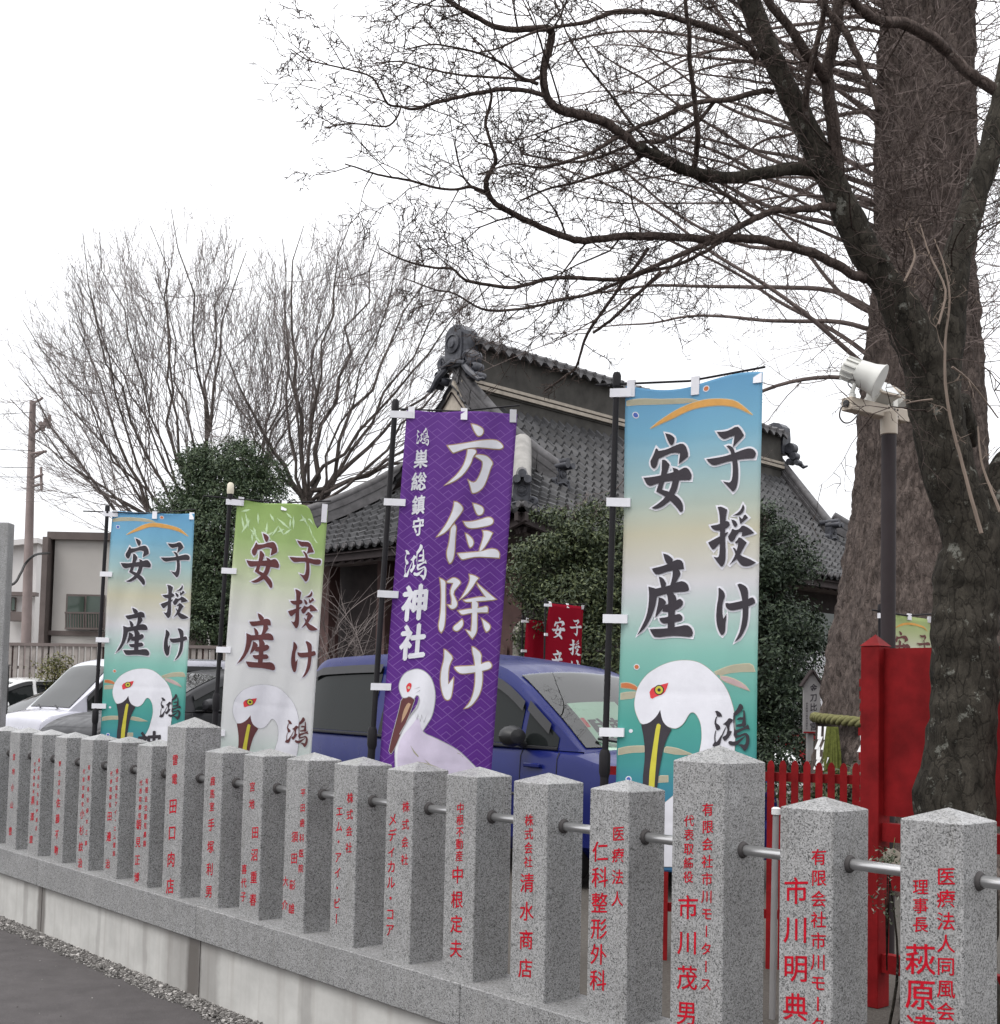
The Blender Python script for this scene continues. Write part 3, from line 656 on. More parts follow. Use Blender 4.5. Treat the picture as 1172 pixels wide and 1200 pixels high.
# the nearest banner: its print is the pattern for the others
p4t = at(723, 440, 4.1); p4b = at(705.5, 1010, 4.1); p4b = p4b + (p4b - p4t) * ((YZ - p4b.z) / (p4b.z - p4t.z))
B4, C4, K4 = nobori('largest turquoise banner with a white crane head, behind the nearest tall granite post', at(734, 455, 4.1), at(894, 438, 3.9), at(720, 1017, 4.1),
    p4t, p4b, MC['blue'], at(897, 430, 3.9), 0.017, 1, lambda u: 0.006 * math.sin(u * 3.14) + 0.008 * math.sin(u * 6.28 - 0.5), joint=at(708.5, 905, 4.1), tabs=(0.243, 0.487, 0.722), bar_left=0.09)
D = {}
for k, P in dict(an=AN, ko=KO, sazu=SAZU, ke=KE, san=SAN, kou=KOU, bird=BIRD, beak=BEAK, nib=NIB, eye=EYE_R, aol=ARC_OLIVE, aor=ARC_ORANGE, alow=ARC_LOW, apink=ARC_PINK, arust=ARC_RUST).items(): D[k] = UV(C4, P)
D['letters'] = D['an'] + D['ko'] + D['sazu'] + D['ke'] + D['san']
D.update({'h_' + k: UV(C4, [offset_poly(smooth_poly(p), 2.3) for p in P]) for k, P in dict(an=AN, san=SAN, ko=KO, sazu=SAZU, ke=KE).items()})
D['ring'] = UV(C4, [px(*CB, circ(328, 433, 38))]); D['iris'] = UV(C4, [px(*CB, circ(328, 433, 30))]); D['pupil'] = UV(C4, [px(*CB, circ(328, 433, 13))])
D['dot_rim'] = UV(C4, [px(*CB, circ(162, 262, 22)), px(*CB, circ(120, 737, 14)), px(*CB, circ(105, 1093, 22)), px(*CT, circ(212, 307, 18)), px(*CT, circ(592, 155, 18))])
D['dot_rust'] = UV(C4, [px(*CB, circ(162, 262, 16)), px(*CT, circ(592, 155, 13))]); D['dot_blue'] = UV(C4, [px(*CB, circ(105, 1093, 15)), px(*CT, circ(212, 307, 13))])
D['bird_rim'] = UV(C4, [offset_poly(p, 0.45) for p in BIRD])
D['eye_rim'] = UV(C4, [offset_poly(p, 0.8) for p in EYE_R])
def edges(cl, k, parent):
    e = [offset_poly([(u * cl.w, v * cl.h) for u, v in p], 0.003) for p in D['aol'] + D['aor'] + D['alow'] + D['apink'] + D['arust']]
    layer(cl, 'branch_outline', M['olive_ink'] if k == 'x' else M['gold_pale'], [[(x / cl.w, y / cl.h) for x, y in p] for p in e], 0.0016, parent, True, True)
M['gold_pale'] = plain('pale_gold_ink', (0.52, 0.47, 0.34), 0.75, 0.06, 30)
def dress_blue(cl, K, full=True):
    edges(cl, '', K)
    layer(cl, 'branch_print', M['olive_ink'], D['aol'] + D['alow'], 0.0022, K, True, True); layer(cl, 'branch_print', M['orange_ink'], D['aor'], 0.0028, K, True, True)
    layer(cl, 'branch_print', M['rust_ink'], D['arust'], 0.0024, K, True, True); layer(cl, 'branch_print', M['grey_pink'], D['apink'], 0.0026, K, True, True)
    layer(cl, 'dot_print', M['white_ink'], D['dot_rim'], 0.002, K, True, True); layer(cl, 'dot_print', M['rust_ink'], D['dot_rust'], 0.0026, K, True, True); layer(cl, 'dot_print', M['blue_ink'], D['dot_blue'], 0.0026, K, True, True)
    bird(cl, K, M['olive_ink'], M['ink'])
    halo_cols(cl, K); letter_cols(cl, K, M['ink'])
M['grey_pink'] = plain('dusty_pink_ink', (0.45, 0.33, 0.33), 0.75, 0.06, 30)
def letter_cols(cl, K, m, off=0.0062):
    for k in ('an', 'san', 'ko', 'sazu', 'ke', 'kou'): layer(cl, 'lettering', m, D[k], off, K)
def halo_cols(cl, K):
    for k in ('an', 'san', 'ko', 'sazu', 'ke'): layer(cl, 'letter_outline', M['white_ink'], D['h_' + k], 0.0022, K, False)
def bird(cl, K, rim, beak):
    layer(cl, 'crane_outline', rim, D['bird_rim'], 0.003, K); layer(cl, 'crane_print', M['white_ink'], D['bird'], 0.0036, K)
    layer(cl, 'beak_print', beak, D['beak'], 0.0042, K); layer(cl, 'beak_print', M['yellow_ink'], D['nib'], 0.0048, K)
    layer(cl, 'eye_print', M['white_ink'], D['eye_rim'], 0.0043, K); layer(cl, 'eye_print', M['red_ink'], D['eye'], 0.0048, K); layer(cl, 'eye_print', M['ink'], D['ring'], 0.0053, K)
    layer(cl, 'eye_print', M['yellow_ink'], D['iris'], 0.0057, K); layer(cl, 'eye_print', M['ink'], D['pupil'], 0.0061, K)
dress_blue(C4, K4)

# the small turquoise banner at the far end: the same print
def base_under(t, b): return b + (b - t) * ((YZ - b.z) / (b.z - t.z))
p1t = at(126, 594, 7.2); p1b = base_under(p1t, at(110, 860, 7.2))
B1, C1, K1 = nobori('smallest turquoise banner with a white crane head, at the far left', at(131, 598, 7.2), at(228.5, 602, 7.2), at(114, 920, 7.2), p1t, p1b, MC['blue'], at(229, 597, 7.2), 0.03, 3,
    lambda u: 0.004 * math.sin(u * 3.14), joint=at(111.5, 845, 7.2), tabs=(0.235, 0.475, 0.715), bar_left=0.17)
dress_blue(C1, K1)
mb = MB(); q = lambda x, y, o=0: C1.P(0.60 + (x + 0.0) / C1.w, 0.845 - y / C1.h, 0.0064 + o)
put_bold(mb, '神', q, 0.0, 0.0, 0.19, 0.02, 0.95); mb.build('lettering', M['ink'], K1, fix=False)

# white and green banner, brown lettering
p2t = at(270, 577, 6.2); p2b = base_under(p2t, at(249.5, 880, 6.2))
B2, C2, K2 = nobori('white and light green banner with brown lettering, second banner from the left', at(278, 583, 6.2), at(384, 598, 6.25), at(251, 957, 6.2), p2t, p2b, MC['green'], at(388, 587, 6.25), 0.032, 5,
    lambda u: 0.006 * math.sin(u * 6.3) + 0.065 * math.exp(-((u - 0.9) / 0.07) ** 2) - 0.012 * max(0, (u - 0.94) / 0.06), tabs=(0.232, 0.48, 0.74), bar_left=0.16, cap=True, joint=at(253, 830, 6.2))
halo_cols(C2, K2)
layer(C2, 'crane_outline', M['grey_ink'], D['bird_rim'], 0.003, K2)
bird(C2, K2, M['grey_ink'], M['brown_ink'])
letter_cols(C2, K2, M['brown_ink'])
mb = MB(); q = lambda x, y, o=0: C2.P(0.62 + x / C2.w, 0.845 - y / C2.h, 0.0064 + o)
put_bold(mb, '神', q, 0.0, 0.0, 0.19, 0.02, 0.95); mb.build('lettering', M['brown_ink'], K2, fix=False)
random.seed(8); lv = []
for k in range(34):
    u, v, a, l = random.uniform(0.02, 0.98), random.uniform(0.005, 0.12), random.uniform(0.5, 2.7), random.uniform(0.05, 0.12)
    du, dv = math.cos(a) * l / C2.w * 0.5, math.sin(a) * l / C2.h * 0.5; nu_, nv_ = -math.sin(a) * 0.007 / C2.w, math.cos(a) * 0.007 / C2.h
    p = [(u - du, v - dv), (u + nu_, v + nv_), (u + du, v + dv), (u - nu_, v - nv_)]
    if all(0.01 < x < 0.99 and 0.008 < y for x, y in p): lv.append(p)
layer(C2, 'leaf_print', M['lime_ink'], lv, 0.0008, K2, False)

# purple banner
p3t = at(463.5, 471, 5.1); p3b = base_under(p3t, at(434, 890, 5.1))
B3, C3, K3 = nobori('purple banner with large white characters and a white bird', at(477, 480, 5.1), at(606.5, 485, 5.12), at(441, 940, 5.1), p3t, p3b, MC['purple'], at(609, 475, 5.12), 0.024, 8,
    lambda u: 0.003 * math.sin(u * 6.28), joint=at(436, 873, 5.1), tabs=(0.24, 0.475, 0.71), bar_left=0.0, rp=0.014)
for big in (Q_HO, Q_I, Q_YO, Q_KE):
    layer(C3, 'letter_outline', M['gold_ink'], UV(C3, [smooth_poly(p) for p in big]), 0.002, K3, False)
    layer(C3, 'lettering', M['white_ink'], UV(C3, [offset_poly(smooth_poly(p), -1.25) for p in big]), 0.0045, K3, False)
def col_text(cl, name, mat, items, K, off=0.004):
    for ch, x, y, sz, wx, b in items:
        mb = MB(); u0, v0 = cl.uv(x, y)
        s_ = sz / FPX * (cl.TL.y)          # size given in the photograph's pixels at the cloth
        put_bold(mb, ch, lambda a, bb, o: cl.P(u0 + a / cl.w, v0 - bb / cl.h, off + o), 0, 0, s_, b, wx, 0.1)
        mb.build(name, mat, K, fix=False)
col_text(C3, 'lettering', M['white_ink'], [('巣', 493.5, 537.5, 23, .72, .022), ('総', 491, 564, 23, .78, .02), ('鎮', 490.5, 591.5, 24, .64, .02), ('守', 490, 617, 23, .6, .02),
    ('神', 486.5, 706, 44, .70, .03), ('社', 484, 752, 43, .70, .03)], K3)
def kou_at(x, y, w, h):
    return UV(C3, [[(x + (px_ - 857.7) / 42.0 * w, y + (py_ - 852.5) / 57.0 * h) for px_, py_ in p] for p in KOU])
layer(C3, 'lettering', M['white_ink'], kou_at(495.5, 511.5, 15, 22), 0.004, K3, False); layer(C3, 'lettering', M['white_ink'], kou_at(486.8, 659, 27, 43), 0.004, K3, False)
PB = T(420, 680, 5.0, "240,640 240,610 250,580 265,555 290,535 340,520 375,528 400,545 425,572 440,610 448,650 450,690 440,760 428,800 410,830 375,885 400,905 440,920 540,970 590,1002 630,1040 700,1110 790,1240 230,1240 220,1120 215,1000 225,940 240,900 300,800 345,740 360,690 355,675 340,670 325,695 315,705 300,680 280,692 260,690")
PBK = T(420, 680, 5.0, "255,690 280,692 300,680 330,700 290,810 240,920 210,990 190,1020 180,1000 190,950 205,890 240,760"); PBG = T(420, 680, 5.0, "290,715 308,725 280,790 252,835 262,770")
PE = T(420, 680, 5.0, "280,622 290,606 300,600 312,605 312,625 300,650 285,660"); PEW = [px(420, 680, 5.0, circ(296, 630, 8))]
PBL = T(420, 680, 5.0, "345,740 360,690 362,705 350,745 300,810 245,905 240,900 300,800")
layer(C3, 'bird_outline', M['grey_ink'], UV(C3, [offset_poly(p, 0.9) for p in PB]), 0.003, K3)
M['lilac_white'] = plain('lilac_white_ink', (0.6, 0.54, 0.67), 0.75, 0.08, 12)
layer(C3, 'bird_print', M['white_ink'], UV(C3, PB), 0.0036, K3)
layer(C3, 'bird_wing_print', M['lilac_white'], UV(C3, T(420, 680, 5.0, "330,830 350,790 375,885 400,905 440,920 540,970 590,1002 630,1040 690,1110 780,1240 240,1240 232,1120 228,1000 250,920")), 0.0041, K3)
layer(C3, 'beak_outline', M['grey_ink'], UV(C3, [offset_poly(p, 0.7) for p in PBK]), 0.0046, K3)
layer(C3, 'beak_print', M['brown_ink'], UV(C3, PBK), 0.0051, K3); layer(C3, 'beak_print', M['gold_ink'], UV(C3, PBG), 0.0056, K3)
layer(C3, 'neck_line_print', M['grey_ink'], UV(C3, PBL + T(420, 680, 5.0, "330,770 345,820 352,790 365,830 372,792 385,835 405,780 384,828 371,785 364,822 350,783 344,812|320,640 360,625 360,628|330,665 362,643 363,646")), 0.0052, K3, False)
layer(C3, 'eye_print', M['red_ink'], UV(C3, PE), 0.0048, K3); layer(C3, 'eye_print', M['gold_pale'], UV(C3, PEW), 0.0054, K3)
layer(C3, 'feather_print', M['olive_ink'], UV(C3, T(420, 680, 5.0, "305,965 330,1000 355,1030 350,1035 325,1008|385,1045 420,1075 470,1095 468,1099 415,1080|580,1010 600,1018 600,1021 580,1014|600,1022 615,1035 612,1037|345,1060 400,1070 420,1080 330,1085")), 0.0049, K3, False)

# red banners among the bushes in front of the hall
def small_banner(label, TL, TR, BL, mat, letters, seed, ink, group='small banners beyond the car park'):
    pt = TL + Vector((-0.05, 0, 0.05)); pb = Vector((pt.x, pt.y, YZ))
    B, cl, K = nobori(label, TL, TR, BL, pt, pb, mat, TR + Vector((0.03, 0, 0.04)), 0.03, seed, None, tabs=(0.24, 0.48, 0.74), rp=0.012, fine=False, group=group)
    if letters: layer(cl, 'lettering', ink, letters, 0.006, K, False)
    return B, cl, K
small_banner('red banner with white lettering, right of the purple banner', at(644, 707, 12.6), at(684, 711, 12.9), at(632, 860, 12.6), MC['red'], [smooth_poly(p) for p in D['letters']], 21, M['white_ink'])
small_banner('plain red banner half hidden under the bush, behind the lettered red banner', at(617, 726, 13.6), at(655, 729, 13.8), at(611, 880, 13.6), MC['red'], None, 24, M['white_ink'])
_, C7, K7 = small_banner('pale green banner showing above the red board beside the lamp post', at(1040, 719, 6.9), at(1090, 726, 7.1), at(1038, 905, 6.9), MC['pale'], [smooth_poly(p) for p in D['an'] + D['ko']], 27, M['brown_ink'])
layer(C7, 'branch_print', M['orange_ink'], D['aor'], 0.003, K7)
# ------------------------------------------------------------------ shrine hall with a tiled hip-and-gable roof
def m_tile():
    t = Nt('roof_tile', 0.5, 0.3); v = t.coord()
    g = t.node('ShaderNodeNewGeometry'); n = t.noise(v, 3.0, 5); f = t.noise(v, 30, 3)
    cell = t.node('ShaderNodeAttribute', attribute_name='tile_tone')
    c = t.ramp(cell.outputs['Fac'], [(0.0, (0.012, 0.012, 0.013)), (0.2, (0.028, 0.028, 0.03)), (0.6, (0.044, 0.044, 0.047)), (1.0, (0.08, 0.08, 0.084))])
    c = t.mix(1.0, c, t.ramp(n, [(0.3, 0.6), (0.7, 1.25)]), 'MULTIPLY')
    t.col(c); t.bump(f, 0.2, 0.01); return t.m
M['tile'] = m_tile()
HA = Vector((math.sin(R(45.5)), math.cos(R(45.5)), 0)); HB = Vector((-HA.y, HA.x, 0)); HE = Vector((0.30, 16.0 * KY, 0))
HL, HW, HG, ZE, RISE = 15.3, 3.85, 2.35, 4.42, 3.25
def HP(a, b, z): return HE + HA * a + HB * b + Vector((0, 0, z))
def roofz(d, a=None, b=None):
    p = d / HW; z = ZE + RISE * (0.6 * p + 0.4 * p * p)
    lift = 0.0
    if a is not None: lift = 0.34 * abs((a - HL / 2) / (HL / 2)) ** 5
    if b is not None: lift = 0.34 * abs((b - HW) / HW) ** 4
    return z - 0.15 + lift * max(0, 1 - p * 1.6)
hall = empty('shrine_hall', HP(HL / 2, HW, YZ), 'dark old shrine hall with a grey tiled roof and a tall ornamented ridge', 'shrine', None, math.atan2(HA.y, HA.x))
def tiled(name, fpos, length, dmax, lo, hi, label=None):
    """fpos(x, d) -> point; x along the eave, d up the slope; lo(d), hi(d) limit x"""
    tw, cl_ = 0.235, 0.2
    nx, nd = int(length / tw), max(2, int(dmax / cl_)); rnd = random.Random(5)
    vs, fs, tone = [], [], []
    prof = [(0.0, 0.055), (0.12, 0.075), (0.24, 0.055), (0.31, 0.0), (0.55, -0.03), (0.82, -0.012), (1.0, 0.055)]
    for i in range(nx):
        for j in range(nd):
            d0, d1 = dmax * j / nd, dmax * (j + 1) / nd
            x0, x1 = i * tw, (i + 1) * tw; xm = (x0 + x1) / 2
            if xm < lo(d0) or xm > hi(d0): continue
            b = len(vs); jit = rnd.uniform(-0.006, 0.006)
            for dd, up in ((d0, 0.062), (min(d1 + 0.015, dmax), 0.002)):
                for u, h in prof:
                    x = min(max(x0 + u * tw, lo(dd) - 0.02), hi(dd) + 0.02)
                    vs.append(fpos(x, dd) + Vector((0, 0, h + up + jit)))
            for u, h in prof:
                x = min(max(x0 + u * tw, lo(d0) - 0.02), hi(d0) + 0.02)
                vs.append(fpos(x, d0) + Vector((0, 0, h - 0.004 + jit)))
            n = len(prof); tn = rnd.random()
            for k in range(n - 1):
                fs.append((b + k, b + k + 1, b + n + k + 1, b + n + k)); fs.append((b + 2 * n + k, b + 2 * n + k + 1, b + k + 1, b + k)); tone += [0.25 + 0.75 * tn, 0.0]  # step faces get the darkest tone: shade between courses put into the colour
    me = bpy.data.meshes.new(name); me.from_pydata(vs, [], fs); me.materials.append(M['tile'])
    at_ = me.attributes.new('tile_tone', 'FLOAT', 'FACE'); at_.data.foreach_set('value', tone)
    o = bpy.data.objects.new(name, me); COL.objects.link(o); o.parent = hall; o.matrix_parent_inverse = hall.matrix_world.inverted()
    return o
GO = 1.9                                                # the gable verge overhangs the gable wall
side_lo = lambda d: d if d < GO else GO
side_hi = lambda d: HL - (d if d < GO else GO)
tiled('roof_slope', lambda x, d: HP(x, d, roofz(d, a=x)), HL, HW, side_lo, side_hi)
tiled('roof_slope', lambda x, d: HP(x, 2 * HW - d, roofz(d, a=x)), HL, HW, side_lo, side_hi)
tiled('roof_slope', lambda x, d: HP(d, x, roofz(d, b=x)), 2 * HW, HG, lambda d: d, lambda d: 2 * HW - d)
tiled('roof_slope', lambda x, d: HP(HL - d, x, roofz(d, b=x)), 2 * HW, HG, lambda d: d, lambda d: 2 * HW - d)
# boards under the roof: soffit, closed underside
mb = MB()
nd, nx = 8, 24
for f, ln in ((lambda x, d: HP(x, d, roofz(d, a=x) - 0.08), HL), (lambda x, d: HP(x, 2 * HW - d, roofz(d, a=x) - 0.08), HL)):
    P = [[f(max(side_lo(HW * j / nd), min(side_hi(HW * j / nd), ln * i / nx)), HW * j / nd) for j in range(nd + 1)] for i in range(nx + 1)]
    mb.grid(P, nx + 1, nd + 1)
for f in (lambda x, d: HP(d, x, roofz(d, b=x) - 0.08), lambda x, d: HP(HL - d, x, roofz(d, b=x) - 0.08)):
    P = [[f(max(HG * j / nd, min(2 * HW - HG * j / nd, 2 * HW * i / nx)), HG * j / nd) for j in range(nd + 1)] for i in range(nx + 1)]
    mb.grid(P, nx + 1, nd + 1)
mb.build('eaves', M['dark_wood'], hall, fix=False)
# fascia and rafters along the eaves
mb = MB()
def strip(mb, pts, w, h):
    for p, q in zip(pts[:-1], pts[1:]):
        t = (q - p).normalized(); s_ = Vector((t.y, -t.x, 0)).normalized() * w / 2; u = Vector((0, 0, h))
        mb.add([p - s_, p + s_, q + s_, q - s_, p - s_ - u, p + s_ - u, q + s_ - u, q - s_ - u], [(0, 1, 2, 3), (7, 6, 5, 4), (0, 4, 5, 1), (2, 6, 7, 3), (1, 5, 6, 2), (0, 3, 7, 4)])
strip(mb, [HP(HL * i / 20, 0.12, roofz(0, a=HL * i / 20) - 0.06) for i in range(21)], 0.08, 0.14)
strip(mb, [HP(0.12, 2 * HW * i / 20, roofz(0, b=2 * HW * i / 20) - 0.06) for i in range(21)], 0.08, 0.14)
for i in range(50):
    x = 0.3 + (HL - 0.6) * i / 49; mb.box((0, 0, 0), (0.07, 1.3, 0.09), Matrix.Translation(HP(x, 0.8, roofz(0.5, a=x) - 0.2)) @ Matrix.Rotation(math.atan2(HA.y, HA.x), 4, 'Z') @ Matrix.Rotation(R(24), 4, 'X'))
for i in range(26):
    x = 0.3 + (2 * HW - 0.6) * i / 25; mb.box((0, 0, 0), (1.3, 0.07, 0.09), Matrix.Translation(HP(0.8, x, roofz(0.5, b=x) - 0.2)) @ Matrix.Rotation(math.atan2(HA.y, HA.x), 4, 'Z') @ Matrix.Rotation(R(-24), 4, 'Y'))
mb.build('eave_timber', M['dark_wood'], hall)
# eave end discs
mb = MB()
for i in range(int(HL / 0.235)):
    x = (i + 0.12) * 0.235; c_ = HP(x, -0.01, roofz(0, a=x) + 0.055); mb.tube([c_, c_ - HB * 0.05], 0.05, 10)
for i in range(int(2 * HW / 0.235)):
    x = (i + 0.12) * 0.235; c_ = HP(-0.01, x, roofz(0, b=x) + 0.055); mb.tube([c_, c_ - HA * 0.05], 0.05, 10)
mb.build('eave_tiles', M['ridge'], hall, smooth=True)
# main ridge: a tall box ridge, with a mortar line under it and a cap of tiles with pointed ends
ZR = ZE + RISE - 0.15
def ridge_box(mb, a0, a1, z0, z1, w): 
    Mx = Matrix.Translation(HP((a0 + a1) / 2, HW, (z0 + z1) / 2)) @ Matrix.Rotation(math.atan2(HA.y, HA.x), 4, 'Z'); mb.box((0, 0, 0), (a1 - a0, w, z1 - z0), Mx)
r0, r1 = HG - 0.1, HL - HG + 0.1
mb = MB(); ridge_box(mb, r0, r1, ZR + 0.02, ZR + 0.09, 0.62); ridge_box(mb, r0, r1, ZR + 0.13, ZR + 0.19, 0.57); mb.build('mortar_line', M['mortar'], hall)
mb = MB(); ridge_box(mb, r0, r1, ZR - 0.3, ZR + 0.85, 0.46); ridge_box(mb, r0, r1, ZR - 0.02, ZR + 0.15, 0.52); mb.build('ridge_wall', M['ridge_dark'] if 'ridge_dark' in M else M['brown_trim'], hall)
mb = MB(); nsc = int((r1 - r0) / 0.3)
for k in range(nsc):
    a_ = r0 + 0.3 * k
    for sg in (-1, 1):
        tip = HP(a_ + 0.15, HW + sg * 0.47, ZR + 0.74)
        q = [HP(a_, HW + sg * 0.42, ZR + 0.90), HP(a_ + 0.295, HW + sg * 0.42, ZR + 0.90), tip]
        inn = [p - HB * sg * 0.05 for p in q]
        mb.add(q + inn, [(0, 1, 2), (5, 4, 3), (0, 3, 4, 1), (1, 4, 5, 2), (2, 5, 3, 0)])
        mb.tube([HP(a_ + 0.02, HW + sg * 0.45, ZR + 0.92), HP(a_ + 0.02, HW, ZR + 1.03)], 0.05, 6)
ridge_box(mb, r0, r1, ZR + 0.85, ZR + 0.93, 0.86); ridge_box(mb, r0, r1, ZR + 0.93, ZR + 1.0, 0.5)
mb.tube([HP(r0, HW, ZR + 1.02), HP((r0 + r1) / 2, HW, ZR + 1.02), HP(r1, HW, ZR + 1.02)], 0.11, 10)
mb.build('ridge_cap', M['ridge'], hall)
def oni(mb, Mx, s):
    """ridge-end ornament facing -x of its own space: slab with a disc, scrolls at both sides"""
    prof = [(-.32, 0), (.32, 0), (.36, .5), (.33, .85), (.2, .98), (0, 1.03), (-.2, .98), (-.33, .85), (-.36, .5)]
    S = Mx @ Matrix.Scale(s, 4)
    A = S @ Matrix(((0, 0, 1, 0), (1, 0, 0, 0), (0, 1, 0, 0), (0, 0, 0, 1)))
    mb.prism(prof, -0.02, 0.42, A)
    mb.prism([(x * 0.82, 0.07 + y * 0.86) for x, y in prof], -0.07, -0.021, A)
    mb.lathe([(0.235, 0), (0.235, 0.05), (0.2, 0.06), (0.185, 0.03), (0.12, 0.05), (0.1, 0.09), (0.0, 0.1)], 22, S @ Matrix.Translation((-0.07, 0, 0.55)) @ Matrix.Rotation(R(-90), 4, 'Y'))
    for sg in (-1, 1):
        pts = [Vector((0.02, sg * (0.42 + 0.03 * k * 0 + 0.13 * math.cos(t)), 0.13 + 0.15 * math.sin(t))) for k, t in enumerate([x * 0.5 - 2.6 for x in range(12)])]
        mb.tube([S @ p for p in pts], [0.075 * s] * 12, 7)
        for rr, cy, cz in ((0.17, 0.5, 0.16), (0.12, 0.62, -0.1), (0.1, 0.47, -0.26), (0.085, 0.74, -0.32)):
            mb.lathe([(rr, -0.16), (rr * 1.08, -0.04), (rr, 0.1), (rr * 0.6, 0.16), (rr * 0.45, 0.1), (0.01, 0.12)], 14, S @ Matrix.Translation((0.12, sg * cy, cz)) @ Matrix.Rotation(R(-90), 4, 'Y'))
        mb.tube([S @ Vector((0.0, sg * 0.3, 0.02)), S @ Vector((-0.05, sg * 0.55, -0.2)), S @ Vector((0, sg * 0.85, -0.45)), S @ Vector((0.02, sg * 1.0, -0.43))], [0.07 * s, 0.09 * s, 0.06 * s, 0.03 * s], 7)
    mb.tube([S @ Vector((-0.06, -0.4, 0.02)), S @ Vector((-0.1, 0, 0.12)), S @ Vector((-0.06, 0.4, 0.02))], 0.05 * s, 7)
RA = Matrix.Rotation(math.atan2(HA.y, HA.x), 4, 'Z')
mb = MB(); oni(mb, Matrix.Translation(HP(r0 - 0.26, HW, ZR + 0.42)) @ RA, 0.8); mb.build('ridge_ornament', M['oni'], hall, smooth=True)
mb = MB(); oni(mb, Matrix.Translation(HP(r1 + 0.26, HW, ZR + 0.42)) @ RA @ Matrix.Rotation(math.pi, 4, 'Z'), 0.8); mb.build('ridge_ornament', M['oni'], hall, smooth=True)
# gable ends: boarded wall, verge boards, hanging carving
for a_w, sg in ((HG + 0.05, 1), (HL - HG - 0.05, -1)):
    mb = MB(); A = Matrix(((HA.x * sg, HB.x, 0, 0), (HA.y * sg, HB.y, 0, 0), (0, 0, 1, 0), (0, 0, 0, 1)))
    b0, b1 = HG, 2 * HW - HG
    tri = [HP(a_w, b0, roofz(HG) - 0.1), HP(a_w, b1, roofz(HG) - 0.1), HP(a_w, HW, ZR - 0.05)]
    th = HA * sg * 0.1; mb.add(tri + [p + th for p in tri], [(0, 1, 2), (5, 4, 3), (0, 3, 4, 1), (1, 4, 5, 2), (2, 5, 3, 0)])
    mb.build('gable_wall', M['dark_wood'], hall)
    for sb in (-1, 1):
        mb = MB(); ae = a_w - sg * 0.35
        ps = [HP(ae, HW + sb * (HW - d), roofz(d) - 0.02) for d in (1.75, 2.2, 2.7, 3.2, 3.6, 4.0)]
        for p, q in zip(ps[:-1], ps[1:]):
            u = Vector((0, 0, 0.34)); t_ = HA * sg * 0.07
            mb.add([p, q, q - u, p - u, p + t_, q + t_, q - u + t_, p - u + t_], [(0, 1, 2, 3), (7, 6, 5, 4), (0, 4, 5, 1), (3, 2, 6, 7), (0, 3, 7, 4), (1, 5, 6, 2)])
        mb.build('verge_board', M['mortar'], hall)
    mb = MB(); mb.prism([(0, .5), (.22, .1), (.42, -.15), (.2, -.2), (0, -.5), (-.2, -.2), (-.42, -.15), (-.22, .1)], 0, 0.08, Matrix.Translation(HP(a_w - sg * 0.45, HW, ZR - 0.35)) @ Matrix(((0, 0, HA.x, 0), (0, 0, HA.y, 0), (0, 0, 0, 0), (0, 0, 0, 1))) @ Matrix.Identity(4) if False else Matrix.Translation(HP(a_w - sg * 0.45, HW, ZR - 0.35)) @ Matrix(((HB.x, 0, HA.x, 0), (HB.y, 0, HA.y, 0), (0, 1, 0, 0), (0, 0, 0, 1))))
    mb.build('gable_carving', M['mortar'], hall)
# descending ridges on the slopes and hip ridges to the corners, each stacked and ended by an ornament
def desc_ridge(pts, w, h, endfwd, s, pale=False):
    mb = MB()
    for lay, (ww, z0, z1) in enumerate(((w, 0.0, h * 0.3), (w * 0.82, h * 0.3, h * 0.55), (w * 0.9, h * 0.55, h * 0.68), (w * 0.74, h * 0.68, h * 0.86))):
        strip(mb, [p + Vector((0, 0, z1)) for p in pts], ww, z1 - z0 + 0.02)
    mb.tube([p + Vector((0, 0, h)) for p in pts], w * 0.33, 10)
    mb.build('hip_ridge', M['ridge'], hall, smooth=True)
    mb = MB(); e = pts[-1]; ang = math.atan2(-endfwd.y, -endfwd.x)
    oni(mb, Matrix.Translation(e + endfwd * 0.05 + Vector((0, 0, 0.02))) @ Matrix.Rotation(ang, 4, 'Z'), s)
    for k in (-1, 1):
        c_ = e + endfwd * 0.1 + Vector((0, 0, h)) + Vector((-endfwd.y, endfwd.x, 0)) * k * s * 0.22
        mb.tube([c_ - endfwd * 0.2, c_ + endfwd * 0.16], s * 0.16, 12)
    c_ = e + Vector((0, 0, h + s * 0.25)); mb.tube([c_ - endfwd * 0.3, c_ + endfwd * 0.2], s * 0.17, 12)
    mb.build('ridge_end_tile', M['oni'], hall, smooth=True)
for sb in (-1, 1):
    for sa in (0, 1):
        A_ = lambda a: a if sa == 0 else HL - a
        B_ = lambda d: HW + sb * (HW - d)
        desc_ridge([HP(A_(2.15 + 0.5 * ((4 - d) / 2.2) ** 2 * 1.5), B_(d), roofz(d) + 0.02) for d in (3.95, 3.5, 3.0, 2.6, 2.2, 1.85)], 0.3, 0.36, HB * sb if True else HB, 0.36)
        diag = (HB * sb + HA * (-1 if sa == 0 else 1)).normalized()
        desc_ridge([HP(A_(d), B_(d), roofz(d, a=A_(d)) + 0.02) for d in (2.2, 1.8, 1.4, 1.0, 0.6, 0.28)], 0.32, 0.4, diag, 0.40)
# pale capped tile that ends the upper hip ridge at the near corner
mb = MB(); p, q = HP(1.95, 1.95, roofz(1.95) + 0.62), HP(0.95, 0.95, roofz(0.95) + 0.38)
mb.tube([p, (p + q) / 2 + Vector((0, 0, 0.03)), q], [0.17, 0.17, 0.16], 14); mb.build('hip_cap_tile', M['pale_tile'], hall, smooth=True)
